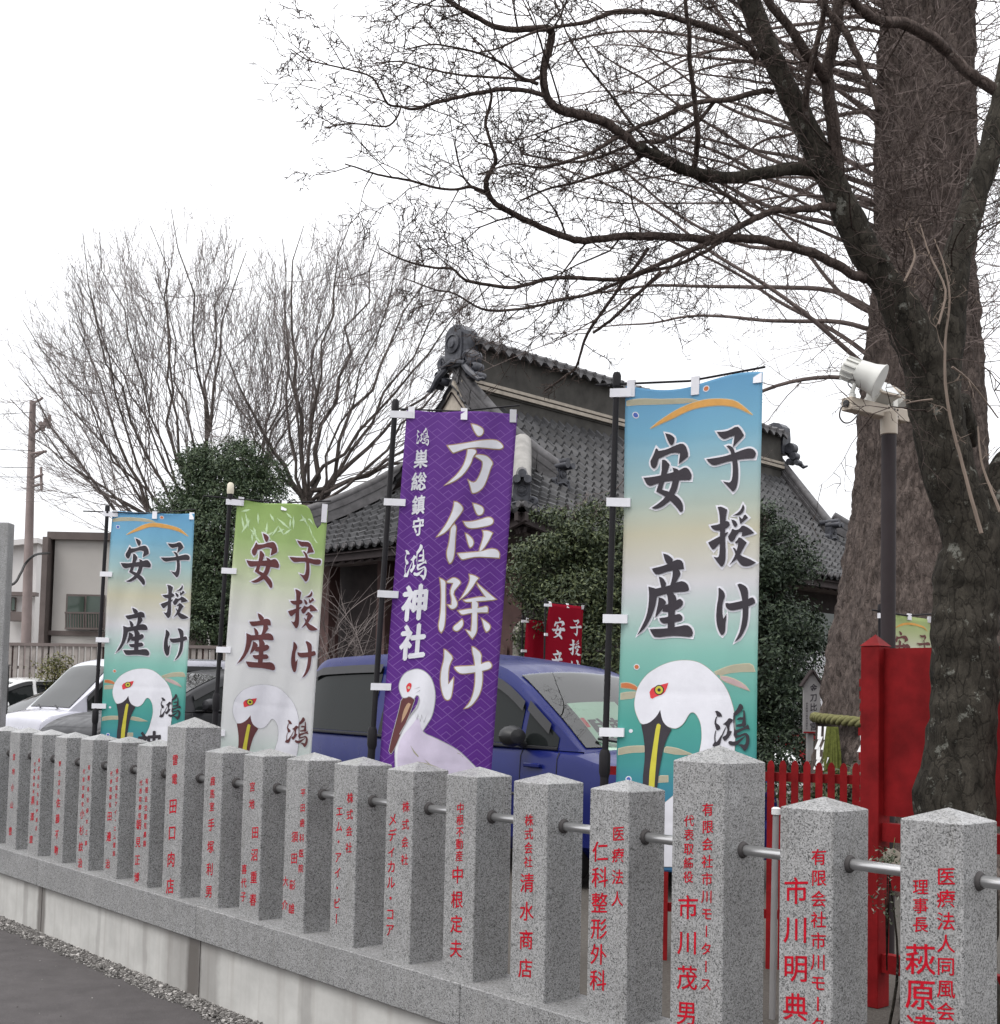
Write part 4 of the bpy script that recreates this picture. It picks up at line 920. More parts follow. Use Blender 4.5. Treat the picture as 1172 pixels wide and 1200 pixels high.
# body of the hall
def hbox(name, a0, a1, b0, b1, z0, z1, mat, label=None):
    mb = MB(); mb.box((0, 0, 0), (a1 - a0, b1 - b0, z1 - z0), Matrix.Translation(HP((a0 + a1) / 2, (b0 + b1) / 2, (z0 + z1) / 2)) @ RA); return mb.build(name, mat, hall, label=label)
hbox('wall', 1.6, HL - 1.5, 1.5, 2 * HW - 0.7, YZ, ZE + 0.75, M['dark_wood'])
hbox('side_wing', 2.4, 9.0, 6.6, 9.4, YZ, ZE + 0.4, M['dark_wood'])
for b_ in (1.42, 3.2, 4.8, 6.58):
    hbox('pillar', 1.1, 1.36, b_ - 0.13, b_ + 0.13, YZ, ZE + 0.3, M['brown_wall'])
for a_ in (2.6, 4.4, 6.2, 9.4, 12.6):
    hbox('pillar', a_ - 0.11, a_ + 0.11, 1.36, 1.52, YZ, ZE + 0.3, M['brown_trim'])
hbox('beam', 1.08, 1.38, 1.0, 2 * HW - 1.0, ZE - 0.25, ZE + 0.02, M['brown_trim'])
hbox('beam', 1.2, HL - 1.2, 1.3, 1.49, ZE - 0.25, ZE + 0.02, M['brown_trim'])
hbox('wainscot', 0.95, 1.04, 1.3, 3.0, YZ, 2.5, M['brown_wall'])
hbox('wainscot', 1.45, 6.0, 1.18, 1.27, YZ, 2.0, M['brown_wall'])
hbox('plaster_wall', 6.4, 12.4, 1.2, 1.34, 1.15, 2.95, M['plaster'])
hbox('plinth', 6.4, 12.4, 1.14, 1.36, 0.95, 1.148, M['dark_wood'])
hbox('lower_board', 6.4, 12.4, 1.16, 1.35, YZ, 0.948, M['red_wood'])
for a_ in (7.0, 8.2, 9.6, 11.0):
    hbox('window', a_, a_ + 0.8, 1.32, 1.48, 3.02, 3.7, M['window'])
# railing post with a bronze cap at the hall's front steps
t_ = empty('rail_post', at(608, 775, 14.4), 'round bronze capped railing post beside the plain red banner', 'post')
mb = MB(); b_ = at(608, 775, 14.4); mb.lathe([(0.1, -b_.z + YZ), (0.1, 0.02), (0.12, 0.03), (0.12, 0.07), (0.09, 0.09), (0.09, 0.28), (0.11, 0.3), (0.11, 0.34), (0.085, 0.36), (0.1, 0.42), (0.06, 0.5), (0.01, 0.56)], 18, Matrix.Translation(b_))
mb.build('shaft', M['bronze'], t_, smooth=True)
# ------------------------------------------------------------------ vehicles
def paint(name, c, rough=0.25, metal=0.3, coat=0.8):
    t = Nt(name, rough, 0.5 if coat > 0.3 else 0.2, metal, c); t.b.inputs['Coat Weight'].default_value = coat; t.b.inputs['Coat Roughness'].default_value = 0.04
    n = t.noise(t.coord(), 2.2, 5); t.col(t.ramp(n, [(0.3, tuple(x * 0.9 for x in c)), (0.7, tuple(min(1, x * 1.06) for x in c))]))
    t.l.new(t.ramp(t.noise(t.coord(), 7, 4), [(0.3, rough * 0.8), (0.7, rough * 1.4)]), t.b.inputs['Roughness']); return t.m
def m_glass(name, c=(0.012, 0.014, 0.014), ior=1.33):
    t = Nt(name, 0.02, 0.5, 0, c); t.b.inputs['IOR'].default_value = ior; t.b.inputs['Specular IOR Level'].default_value = 0.3
    return t.m
def m_screen():
    t = Nt('screen_glass', 0.0); gl = t.node('ShaderNodeBsdfGlossy'); gl.inputs['Roughness'].default_value = 0.015
    tr = t.node('ShaderNodeBsdfTransparent'); tr.inputs['Color'].default_value = (0.78, 0.84, 0.8, 1); fr = t.node('ShaderNodeFresnel'); fr.inputs['IOR'].default_value = 1.65
    ms = t.node('ShaderNodeMixShader'); t.l.new(fr.outputs[0], ms.inputs['Fac']); t.l.new(tr.outputs[0], ms.inputs[1]); t.l.new(gl.outputs[0], ms.inputs[2])
    t.l.new(ms.outputs[0], t.n['Material Output'].inputs['Surface']); return t.m
M['car_glass'] = m_glass('car_glass'); M['screen_glass'] = m_screen()
M['tyre'] = plain('tyre', (0.02, 0.02, 0.02), 0.8); M['rim'] = plain('rim_alloy', (0.45, 0.45, 0.46), 0.3, 0.05, 5, 0.5, 0.9)
M['trim'] = plain('black_trim', (0.02, 0.02, 0.022), 0.45, 0.1, 8); M['lamp'] = plain('lamp_lens', (0.6, 0.62, 0.65), 0.06, 0.05, 4, 0.7)
M['chrome'] = plain('chrome', (0.6, 0.6, 0.62), 0.12, 0.05, 3, 0.5, 1.0)
def catmull(P, n):
    P = [Vector(p) for p in P]; P = [P[0] * 2 - P[1]] + P + [P[-1] * 2 - P[-2]]; out = []
    for i in range(1, len(P) - 2):
        for k in range(n):
            t = k / n; a, b, c, d = P[i - 1:i + 3]
            out.append(0.5 * ((2 * b) + (c - a) * t + (2 * a - 5 * b + 4 * c - d) * t * t + (3 * b - a - 3 * c + d) * t ** 3))
    out.append(P[-2]); return out
def make_car(name, label, cat, mat, loc, heading, W, belt, curve, hood, wt, side_win, wheels, group=None, zsill=0.22, screen=(0.06, 0.985), rear=True, visor=True, mirror=None):
    """curve: (x, z) from the cowl over the roof to the tail base; hood: (x, z) from the nose to the cowl; belt: (z at cowl, z at tail)"""
    root = empty(name, loc, label, cat, group, heading); RM = root.matrix_world
    C = catmull([(x, z, 0) for x, z in curve], 7); xs = [c.x for c in C]; xf, xr = C[0].x, C[-1].x
    zmax = max(c.y for c in C); hw = W / 2
    zb = lambda x: belt[0] + (belt[1] - belt[0]) * (xf - x) / (xf - xr)
    yw = lambda z, x: (hw * 0.985 + (wt - hw * 0.985) * max(0, min(1, (z - zb(x)) / (zmax - zb(x))))) * (1 - 0.1 * max(0, (x - xf + 0.9) / 0.9) ** 2 - 0.06 * max(0, (xr + 0.6 - x) / 0.6) ** 2)
    mb = MB(); rows = []
    for c in C:
        x, z = c.x, c.y; y0, y1 = yw(zb(x), x), yw(z, x); r = []
        for t in (0, .35, .7, .93): r.append((x, y0 + (y1 - y0) * t, zb(x) + (z - zb(x)) * t))
        for q in (.96, .8, .4, 0): r.append((x, y1 * q, z + 0.05 * (1 - q * q) * min(1, (z - zb(x)) * 3)))
        rows.append([RM @ Vector(p) for p in r + [(a, -b, c2) for a, b, c2 in reversed(r[:-1])]])
    mb.grid(rows, len(rows), len(rows[0]))
    # lower body: nose, bonnet, flanks, tail
    H = catmull([(x, z, 0) for x, z in hood], 5); nose = H[0].x
    st = [(h.x, h.y) for h in H] + [(xf - (xf - xr) * k / 12, zb(xf - (xf - xr) * k / 12)) for k in range(1, 13)] + [(xr - 0.04, zb(xr) - 0.02)]
    rows = []
    for x, z in st:
        e = 1 - 0.16 * max(0, (x - nose + 0.5) / 0.5) ** 2.2 - 0.1 * max(0, (xr + 0.25 - x) / 0.25) ** 2; w_ = hw * e
        r = [(x, w_ * .82, zsill), (x, w_ * .97, zsill + .12), (x, w_ * 1.0, zsill + (z - zsill) * .45), (x, w_ * 1.012, zsill + (z - zsill) * .62), (x, w_ * .995, z - 0.06), (x, w_ * .965, z - 0.012), (x, w_ * .9, z + 0.008), (x, w_ * .5, z + 0.03), (x, 0, z + 0.036)]
        rows.append([RM @ Vector(p) for p in r + [(a, -b, c2) for a, b, c2 in reversed(r[:-1])]])
    mb.grid(rows, len(rows), len(rows[0]))
    for r_ in (rows[0], rows[-1]):
        b = len(mb.v); mb.v.extend([tuple(p) for p in r_]); mb.f.append(tuple(range(b, b + len(r_))))
    mb.build('body', mat, root, smooth=True)
    # side windows on both flanks
    zc = lambda x: float(np.interp(x, xs[::-1], [c.y for c in C][::-1]))
    for sg in (-1, 1):
        for x0, x1, lo, hi in side_win:
            mb = MB(); P = []; n = 10
            for i in range(n + 1):
                x = x0 + (x1 - x0) * i / n; z0, z1 = zb(x) + lo, zc(x) - hi
                z1 = max(z1, z0 + 0.004); P.append([RM @ Vector((x, sg * (yw(z0 + (z1 - z0) * t, x) + 0.007), z0 + (z1 - z0) * t)) for t in (0, .33, .66, 1)])
            mb.grid(P, n + 1, 4); mb.build('side_window', M['car_glass'], root, smooth='all')
        # window surround and rain visor
        mb = MB(); xa, xb = max(w[0] for w in side_win), min(w[1] for w in side_win)
        pts = [(xa - (xa - xb) * k / 14) for k in range(15)]
        mb.tube([RM @ Vector((x, sg * (yw(zb(x) + 0.015, x) + 0.006), zb(x) + 0.015)) for x in pts], 0.014, 5); mb.build('belt_moulding', M['trim'], root)
        if visor:
            mb = MB()
            for x0, x1, lo, hi in side_win:
                ps = [x0 + (x1 - x0) * k / 8 for k in range(9)]; ps = [x for x in ps if zc(x) - hi > zb(x) + lo + 0.12]
                if len(ps) > 2: mb.grid([[RM @ Vector((x, sg * (yw(zc(x) - hi - d, x) + 0.02 + e), zc(x) - hi - d + 0.02)) for d, e in ((-.02, 0), (.06, .012))] for x in ps], len(ps), 2)
            if mb.v: mb.build('rain_visor', M['trim'], root)
        # door mirror
        mb = MB(); mx = xf - 0.62; mz = zb(mx) + 0.1
        mb.lathe([(0.01, -.09), (.07, -.075), (.1, -.02), (.1, .03), (.085, .05), (0.01, .052)], 12, RM @ Matrix.Translation((mx, sg * (hw + 0.12), mz)) @ Matrix.Rotation(R(-90), 4, 'Y') @ Matrix.Diagonal((0.85, 1.2, 1, 1)))
        mb.tube([RM @ Vector((mx, sg * hw * 0.96, mz - 0.08)), RM @ Vector((mx, sg * (hw + 0.1), mz - 0.03))], 0.03, 6); mb.build('door_mirror', M[mirror] if mirror else mat, root, smooth=True)
        # door seams down the flank
        mb = MB()
        for x in sorted({w[0] + .05 for w in side_win} | {side_win[-1][1] - .06}):
            z = zb(x); mb.tube([RM @ Vector((x, sg * (hw * a_ + .0015), z_)) for a_, z_ in ((.97, zsill + .12), (1.0, zsill + (z - zsill) * .45), (1.012, zsill + (z - zsill) * .62), (.995, z - .06), (.968, z - .012))], 0.0045, 4)
        mb.tube([RM @ Vector((xf - .25 - k_ * (xf - xr - .5) / 10, sg * (hw * 1.0125), zsill + (zb(0) - zsill) * .56)) for k_ in range(11)], 0.012, 5)
        mb.build('door_seam', M['trim'], root)
        # lamps, handles
        mb = MB(); hx, hz = nose - 0.1, hood[1][1] - 0.1
        mb.lathe([(.01, -.1), (.13, -.06), (.16, 0), (.12, .07), (0.01, .1)], 14, RM @ Matrix.Translation((hx - 0.08, sg * hw * 0.68, hz)) @ Matrix.Rotation(R(70), 4, 'Y') @ Matrix.Diagonal((0.62, 1.25, 1, 1))); mb.build('headlight', M['lamp'], root, smooth=True)
        for x0, x1, lo, hi in side_win[:2]:
            mb = MB(); mb.box((x1 + 0.16, sg * (hw * 1.005 + 0.02), zb(x1) - 0.13), (0.2, 0.03, 0.035), RM, 0.008); mb.build('door_handle', mat, root)
        for x in wheels:
            mb = MB(); Wm = RM @ Matrix.Translation((x, sg * (hw - 0.11), 0.31)) @ Matrix.Rotation(R(90), 4, 'X')
            mb.lathe([(.2, -.1), (.29, -.1), (.315, -.07), (.315, .07), (.29, .1), (.2, .1)], 24, Wm); w_ = mb.build('wheel', M['tyre'], root, smooth=True)
            mb = MB(); mb.lathe([(.2, -.085), (.19, -.07), (.06, -.05), (.05, -.08), (.01, -.082)] if sg > 0 else [(.2, .085), (.19, .07), (.06, .05), (.05, .08), (.01, .082)], 20, Wm); mb.build('rim', M['rim'], w_, smooth=True)
    # windscreen and rear screen
    def screen_patch(i0, i1, qm, nm, m, off):
        mb = MB(); P = []
        for i in range(i0, i1 + 1):
            c = C[i]; t = (C[min(i + 1, len(C) - 1)] - C[max(i - 1, 0)]); nrm = Vector((-t.y, 0, t.x)).normalized()
            if nrm.z < 0: nrm = -nrm
            y1 = yw(c.y, c.x)
            P.append([RM @ (Vector((c.x, y1 * q, c.y + 0.05 * (1 - q * q) * min(1, (c.y - zb(c.x)) * 3))) + nrm * off) for q in np.linspace(-qm, qm, 13)])
        mb.grid(P, len(P), 13); f0 = mb.f[len(mb.f) // 2]; v_ = [Vector(mb.v[k]) for k in f0]; nn = (v_[1] - v_[0]).cross(v_[2] - v_[1])
        if (RM.to_3x3().inverted() @ nn).z < 0: mb.f = [tuple(reversed(f)) for f in mb.f]
        return mb.build(nm, m, root, smooth='all', fix=False)
    zf = [i for i, c in enumerate(C) if c.x > curve[0][0] - (curve[0][0] - curve[2][0]) * screen[1]]
    screen_patch(1, max(zf), 0.9, 'cabin_dark_sheet', M['trim'], 0.004)  # black sheet added under the glass, standing in for the unlit cabin
    screen_patch(1, max(zf), 0.9, 'windscreen', M['screen_glass'], 0.012)
    mb = MB(); a_ = [RM @ Vector((xf + 0.02, hw * .5, zb(xf) + 0.05)), RM @ Vector((xf - 0.1, hw * .1, zb(xf) + 0.1))]; mb.tube(a_, 0.012, 5)
    mb.tube([RM @ Vector((xf + 0.02, -hw * .2, zb(xf) + 0.05)), RM @ Vector((xf - 0.1, -hw * .6, zb(xf) + 0.1))], 0.012, 5); mb.build('wiper', M['trim'], root)
    mb = MB(); mb.box((nose - 0.02, 0, hood[0][1] - 0.08), (0.08, hw * 1.05, 0.13), RM, 0.02); mb.build('grille', M['trim'], root)
    mb = MB(); mb.box((nose + 0.03, 0, 0.42), (0.14, hw * 1.7, 0.24), RM, 0.05); mb.build('bumper', mat, root)
    return root, RM, C, yw, zb
VAN = [(1.62, 1.05), (1.2, 1.36), (0.62, 1.7), (0.1, 1.8), (-0.8, 1.87), (-2.0, 1.86), (-2.5, 1.8), (-2.66, 1.5), (-2.72, 1.0)]
VAN_H = [(2.34, .74), (2.28, .86), (2.05, .96), (1.8, 1.01), (1.62, 1.05)]
VAN_W = [(1.36, .98, .03, .075), (.92, .02, .035, .12), (-.04, -1.12, .035, .13), (-1.26, -2.5, .035, .13)]
def car_at(px_, py_, Y): return Vector((*at(px_, py_, Y).xy, YZ))
# heading is the angle of the nose, from +X towards +Y
VANR = make_car('minivan', 'blue minivan with dark windows parked behind the purple banner', 'van', paint('blue_paint', (0.007, 0.012, 0.1), 0.3, 0.0, 0.15), Vector((0.233, 11.5, YZ)), R(-50), 1.74, (1.07, 1.1), VAN, VAN_H, 0.66, VAN_W, (1.35, -1.6), mirror='trim')
SV = [(1.9, 1.12), (1.5, 1.5), (1.12, 1.86), (.7, 1.96), (-.6, 2.0), (-1.9, 1.99), (-2.35, 1.9), (-2.48, 1.5), (-2.52, 1.0)]
def place(px_, Y): return Vector((*at(px_, 840, Y).xy, YZ))
make_car('van', 'silver one-box van with a sloping windscreen, left of the small turquoise banner', 'van', paint('silver_paint', (0.46, 0.46, 0.52), 0.3, 0.15), place(178, 17.6), R(226), 1.66, (1.12, 1.12), SV, [(2.36, .8), (2.32, .96), (2.2, 1.05), (2.04, 1.09), (1.9, 1.12)], 0.68, [(1.6, 1.32, .03, .08), (1.24, .4, .03, .12), (.26, -.9, .03, .13), (-1.0, -1.85, .03, .14)], (1.5, -1.3))
HB_ = [(1.15, .98), (.72, 1.24), (.1, 1.5), (-.3, 1.56), (-.9, 1.54), (-1.45, 1.46), (-1.75, 1.3), (-1.98, .98)]
HB_H = [(2.1, .62), (2.04, .74), (1.8, .86), (1.5, .94), (1.15, .98)]
HB_W = [(.66, -.2, .03, .07), (-.28, -1.1, .03, .08), (-1.16, -1.6, .03, .08)]
WHITE = paint('white_paint', (0.7, 0.7, 0.7), 0.25, 0.0)
UP = lambda P, k: [(x, z + k) for x, z in P]
make_car('hatchback', 'black car showing on both sides of the small turquoise banner', 'car', paint('black_paint', (0.02, 0.02, 0.023), 0.35, 0.0, 0.15), place(238, 14.6), R(226), 1.74, (1.2, 1.22), UP(HB_, .2), UP(HB_H, .2), 0.62, HB_W, (1.3, -1.3))
make_car('hatchback', 'white car with a pale sloping windscreen at the left edge, beside the silver van', 'car', WHITE, place(78, 20.6), R(218), 1.7, (.92, .98), UP(HB_, -.04), UP(HB_H, -.05), 0.6, HB_W, (1.3, -1.3))
make_car('hatchback', 'white car cut by the left edge, nearest to the slatted fence', 'car', WHITE, place(10, 22.4), R(226), 1.7, (1.0, 1.05), UP(HB_, .1), HB_H, 0.6, HB_W, (1.3, -1.3))
make_car('hatchback', 'white car mostly hidden behind the roof of the blue minivan', 'car', WHITE, place(772, 15.5), R(-50), 1.7, (1.0, 1.05), UP(HB_, .14), HB_H, 0.62, HB_W, (1.3, -1.3))
# ------------------------------------------------------------------ trees
M['bark_dark'] = bark('dark_mossy_bark', (0.018, 0.016, 0.013), (0.068, 0.06, 0.049), (0.2, 0.2, 0.175), 16, 0.6)
M['bark_limb'] = bark('grey_limb_bark', (0.05, 0.038, 0.033), (0.14, 0.108, 0.096), (0.27, 0.255, 0.235), 24, 0.63, 0.9)
M['bark_scaly'] = bark('brown_scaly_bark', (0.05, 0.04, 0.036), (0.158, 0.127, 0.113), (0.24, 0.215, 0.19), 19, 0.66, 1.0, 0.42)
M['twig'] = plain('twig_bark', (0.095, 0.08, 0.073), 0.85, 0.3, 4)
M['twig_far'] = plain('far_twig_bark', (0.17, 0.145, 0.138), 0.85, 0.25, 1)
M['twig_pale'] = plain('pale_twig_bark', (0.2, 0.155, 0.125), 0.85, 0.25, 3)
M['twig_mid'] = plain('grey_twig_bark', (0.15, 0.118, 0.108), 0.85, 0.3, 4)
rng = random.Random(17)
def rv(): return Vector((rng.gauss(0, 1), rng.gauss(0, 1), rng.gauss(0, 1)))
def limb(mb, pts, rad, n=10, sub=5, rough=0.06):
    """a smooth tapered limb through traced points, with knots and lumps"""
    n_ = len(pts); C = catmull(pts, sub); r = np.interp(np.linspace(0, n_ - 1, len(C)), range(n_), rad)
    C = [c + rv() * float(r[i]) * rough * (0.6 if 0 < i < len(C) - 1 else 0) for i, c in enumerate(C)]
    b = len(mb.v); mb.tube(C, [float(x) for x in r], n)
    if n >= 8:
        for k in range(b, len(mb.v)):
            v = Vector(mb.v[k]); i = (k - b) // n
            if i < len(C): d = v - C[i]; mb.v[k] = tuple(C[i] + d * (1 + 0.16 * mnoise.noise(v * 5.0) + 0.09 * mnoise.noise(v * 14.0)))
    return C, [float(x) for x in r]
def twig(mb, p, d, L, r, lev, bias, zig=0.22, n=3, kids=(5, 4, 3), spread=0.8):
    seg = max(3, int(L / 0.07) if lev < 2 else 3); seg = min(seg, 9); pts = [p]; d = d.normalized(); q = p
    for k in range(seg):
        d = (d + rv() * zig + bias * 0.08).normalized(); q = q + d * (L / seg); pts.append(q)
    mb.tube(pts, [r * (1 - 0.72 * k / seg) for k in range(seg + 1)], n, cap=False)
    if lev >= len(kids): return
    for k in range(kids[lev]):
        t = rng.uniform(0.2, 1.0); i = min(seg - 1, int(t * seg)); base = pts[i].lerp(pts[i + 1], t * seg - i)
        dd = (pts[i + 1] - pts[i]).normalized(); side = dd.cross(rv()).normalized()
        twig(mb, base, dd * rng.uniform(0.4, 0.9) + side * spread, L * rng.uniform(0.3, 0.62), max(r * 0.55, 0.0019), lev + 1, bias, zig, n, kids, spread)
def dress(mb, C, r, every, L, bias, rt=0.006, kids=(5, 4, 3), start=0.0, spread=0.9):
    acc = 0.0; tot = sum((C[i + 1] - C[i]).length for i in range(len(C) - 1)); run = 0
    for i in range(len(C) - 1):
        sl = (C[i + 1] - C[i]).length; acc += sl; run += sl
        if run / tot < start: acc = min(acc, every); continue
        while acc > every:
            acc -= every * rng.uniform(0.7, 1.3); d = (C[i + 1] - C[i]).normalized(); side = d.cross(rv()).normalized()
            twig(mb, C[i], d * rng.uniform(0.2, 0.9) + side * spread + bias * 0.35, L * rng.uniform(0.5, 1.25) * (1.1 - 0.62 * run / tot), min(rt, max(r[i] * 0.55, 0.0028)), 0, bias, kids=kids)

# --- the big leafless tree at the right
TY = 4.5
def tp(txt, y0, y1):
    P = [tuple(float(v) for v in a.split(',')) for a in txt.split()]; n = len(P)
    return [at(x, y, y0 + (y1 - y0) * i / max(1, n - 1)) for i, (x, y, w) in enumerate(P)], [w / 2 / FPX * KY * (y0 + (y1 - y0) * i / max(1, n - 1)) for i, (x, y, w) in enumerate(P)]
bt = empty('leafless_tree', Vector((at(1122, 1000, TY).x, TY * KY, YZ)), 'big leafless tree with a dark forked trunk on the right, branches spread over the sky', 'tree')
trunk = MB(); crown = MB()
base = at(1112, 1090, TY); 
LIMBS = [  # traced centre line and thickness in the photograph's pixels, then distance at both ends
 ('1112,1238,118 1115,1150,104 1117,1050,95 1119,950,88 1126,860,79 1131,760,77 1135,690,79 1142,655,78 1144,625,66 1147,600,40 1149,585,16', 4.5, 4.5, 0),
 ('1146,690,62 1130,610,62 1108,540,62 1096,470,62 1085,430,56 1066,385,48 1040,335,40 1012,290,36 988,240,34 968,200,31 945,150,28 918,95,27 895,45,26 872,-15,25 850,-80,22', 4.5, 4.3, 2),
 ('1140,690,60 1152,630,58 1172,575,52 1205,520,50 1240,450,46 1275,360,40 1300,240,34', 4.5, 4.6, 0),
 ('1100,480,48 1106,420,46 1117,320,36 1131,270,33 1143,228,30 1160,180,29 1176,110,28 1190,30,26 1200,-60,22', 4.5, 4.7, 2),
 ('984,245,15 981,204,15 976,143,16 969,90,15 975,55,14 982,18,14 986,-40,12', 4.35, 4.2, 2),
 ('970,95,14 958,78,14 945,62,13 928,36,12 906,8,11 880,-30,9', 4.3, 4.1, 2),
 ('968,200,20 935,197,16 905,201,16 860,208,15 830,206,15 800,198,15 775,186,15 757,178,15', 4.35, 4.05, 1),
 ('760,179,13 746,172,12 734,160,12 709,143,12 684,135,12 659,130,11 641,113,11 637,82,10 643,58,10 647,40,10 640,33,9 623,34,8 591,34,7 573,28,6 559,20,6 533,6,5 515,-8,5', 4.05, 3.7, 2),
 ('1014,326,14 1000,322,12 974,306,12 931,290,12 888,281,11 850,279,10 824,280,10 788,277,10 752,276,10 720,278,9 690,282,9 673,281,9 655,275,9 634,266,8 612,256,8 591,245,8 578,236,7 572,226,7 570,212,7 577,197,5 581,186,5 573,160,4 569,143,4 574,125,4 576,110,3 572,95,2', 4.4, 3.8, 2),
 ('571,226,4 552,219,4 533,222,3 510,220,3 483,212,3 460,208,2.6 437,203,2.4 420,197,2 404,192,1.6', 3.8, 3.6, 3),
 ('990,238,11 975,242,10 955,244,9 930,246,8 906,247,8 885,256,8 863,267,7 835,283,6 800,297,6 760,315,5 735,325,5 713,328,5 680,326,5 645,326,5 620,333,4.5 598,337,4.5 575,334,4 555,331,4 542,326,3.6 530,315,3.4 510,314,3 483,308,2.6 462,300,2 444,291,1.6', 4.5, 3.9, 3),
 ('888,68,10 874,52,9 859,43,9 845,37,9 831,32,9 815,27,8 799,23,7 775,16,7 752,14,6 720,14,6 690,25,5 660,30,4 620,40,3 585,56,2.4 560,62,2', 4.3, 3.7, 3),
 ('905,108,7 897,106,7 878,110,7 859,116,7 838,118,6 816,120,6 790,130,6 765,143,6 752,147,5 720,163,5 690,180,4 660,190,3.6 630,196,3 600,192,2.4 560,205,2', 4.3, 3.8, 3),
 ('838,118,5 820,140,5 800,152,5 775,165,5 745,168,4 700,185,3.6 670,190,3 640,186,2.4 610,180,2', 4.3, 4.6, 3),
 ('760,290,5 748,308,4.6 734,326,4.4 725,338,4.4 716,351,4.2 704,368,4 691,387,4 684,402,3.4 679,420,3 674,432,3 664,440,2.8 650,450,2.4 638,458,2', 4.3, 4.6, 4),
 ('775,318,4.6 760,333,4.4 742,350,4 723,369,4 708,381,3.6 695,390,3.4', 4.4, 4.5, 9),
 ('845,283,5 820,298,4.6 790,312,4 760,318,4 715,335,4 690,345,4 663,350,3.8 640,356,3.4 610,362,3.2 577,364,3 560,360,2.8 548,353,2.6 530,343,2.2 512,340,2 490,332,1.6 473,326,1.4', 4.6, 4.0, 3),
 ('641,113,6 625,108,5.6 600,104,5.4 565,108,5 540,113,4.6 505,122,4 485,128,3.6 470,125,3 455,122,3 447,108,2.6 435,90,2.4 410,82,2.2 385,76,2 360,70,1.6 340,57,1.4', 3.85, 3.5, 3),
 ('470,125,2.6 465,138,2.4 453,148,2.2 430,146,2 405,145,1.8 380,150,1.4', 3.7, 3.6, 3),
 ('637,88,4 620,95,3.6 600,92,3 570,90,3 540,88,2.6 500,80,2.2 470,72,2 440,74,1.6', 3.9, 4.2, 3),
 ('630,98,5 610,90,4 590,75,3.4 560,62,3 530,55,2.6 505,52,2.2 475,58,1.6', 3.9, 3.6, 3),
 ('757,178,6 742,190,5 720,200,4 700,205,4 670,215,3.4 640,222,3 610,235,2.4', 4.05, 4.3, 3),
 ('812,200,7 816,180,6.6 818,160,6.4 815,130,6.2 812,100,6 808,70,5.6 808,40,5.2 804,10,5 802,-30,4', 4.1, 3.7, 3),
 ('885,255,5 860,235,4.6 830,215,4.4 800,200,4 770,175,3.6 740,145,3.2 715,110,3 690,80,2.6 665,40,2 650,0,1.8', 4.8, 4.6, 3),
 ('1110,60,14 1100,51,14 1085,40,14 1057,27,14 1040,26,13 1024,22,13 1008,10,11 996,-6,10 985,-30,9', 4.4, 4.0, 2),
 ('1172,111,14 1146,92,14 1130,80,13 1107,57,13', 4.4, 4.4, 9),
 ('960,0,9 985,30,9 1003,60,8 1018,95,7 1030,130,6', 4.2, 4.1, 9),
 ('952,165,9 944,130,8 948,90,8 960,40,7 968,0,7 975,-40,6', 4.2, 3.9, 3),
]
LC = []
def project(P):
    d = P - O_EYE; D_ = d.dot(_f0); return CX + FPX * d.dot(_cr) / D_, CY - FPX * d.dot(_cu) / D_
for n_l, (txt, y0, y1, kind) in enumerate(LIMBS):
    if n_l > 1:                                                   # start each limb inside the one it grows from
        sx, sy = [float(v) for v in txt.split()[0].split(',')[:2]]
        best = min(((math.hypot(x - sx, y - sy) - w, Y) for x, y, w, Y in LC), key=lambda b_: b_[0])
        if best[0] < 14: y1 = best[1] + (y1 - y0); y0 = best[1]
    pts, rad = tp(txt, y0, y1); thick = max(rad) > 0.03
    C, r = limb(trunk if thick else crown, pts, rad, 16 if max(rad) > 0.06 else (9 if thick else 6), 6 if thick else 4, 0.05 if thick else 0.16)
    LC += [(*project(c_), r_ / c_.y * FPX, c_.y / KY) for c_, r_ in zip(C, r)]
    bias = Vector((-0.5, -0.05, 0.12))
    if kind == 2: dress(crown, C, r, 0.12, 0.7, bias, 0.005, (5, 4, 2), 0.25)
    elif kind == 1: dress(crown, C, r, 0.16, 0.6, bias, 0.005, (5, 3, 2), 0.2)
    elif kind == 3: dress(crown, C, r, 0.075, 0.42, bias, 0.0032, (5, 3, 2), 0.08)
    elif kind == 4: dress(crown, C, r, 0.06, 0.3, Vector((-0.3, 0, 0.1)), 0.003, (4, 3, 1), 0.5)
# knots: the sawn end of the long limb, a stub low on the right
mb_ = trunk; e0 = at(755, 178, 4.05); mb_.tube([e0, e0 + (at(749, 171, 4.05) - e0)], [0.03, 0.026], 10)
st, sr = tp('1118,470,40 1130,500,30 1137,512,18 1141,522,10', 4.6, 4.75); limb(trunk, st, sr, 10, 4)
trunk_o = trunk.build('trunk', M['bark_dark'], bt, smooth='all', fix=False)
md = trunk_o.modifiers.new('merge', 'REMESH'); md.mode = 'VOXEL'; md.voxel_size = 0.0085; md.use_smooth_shade = True       # one skin over all the limbs
md = trunk_o.modifiers.new('soften', 'SMOOTH'); md.factor = 0.5; md.iterations = 5
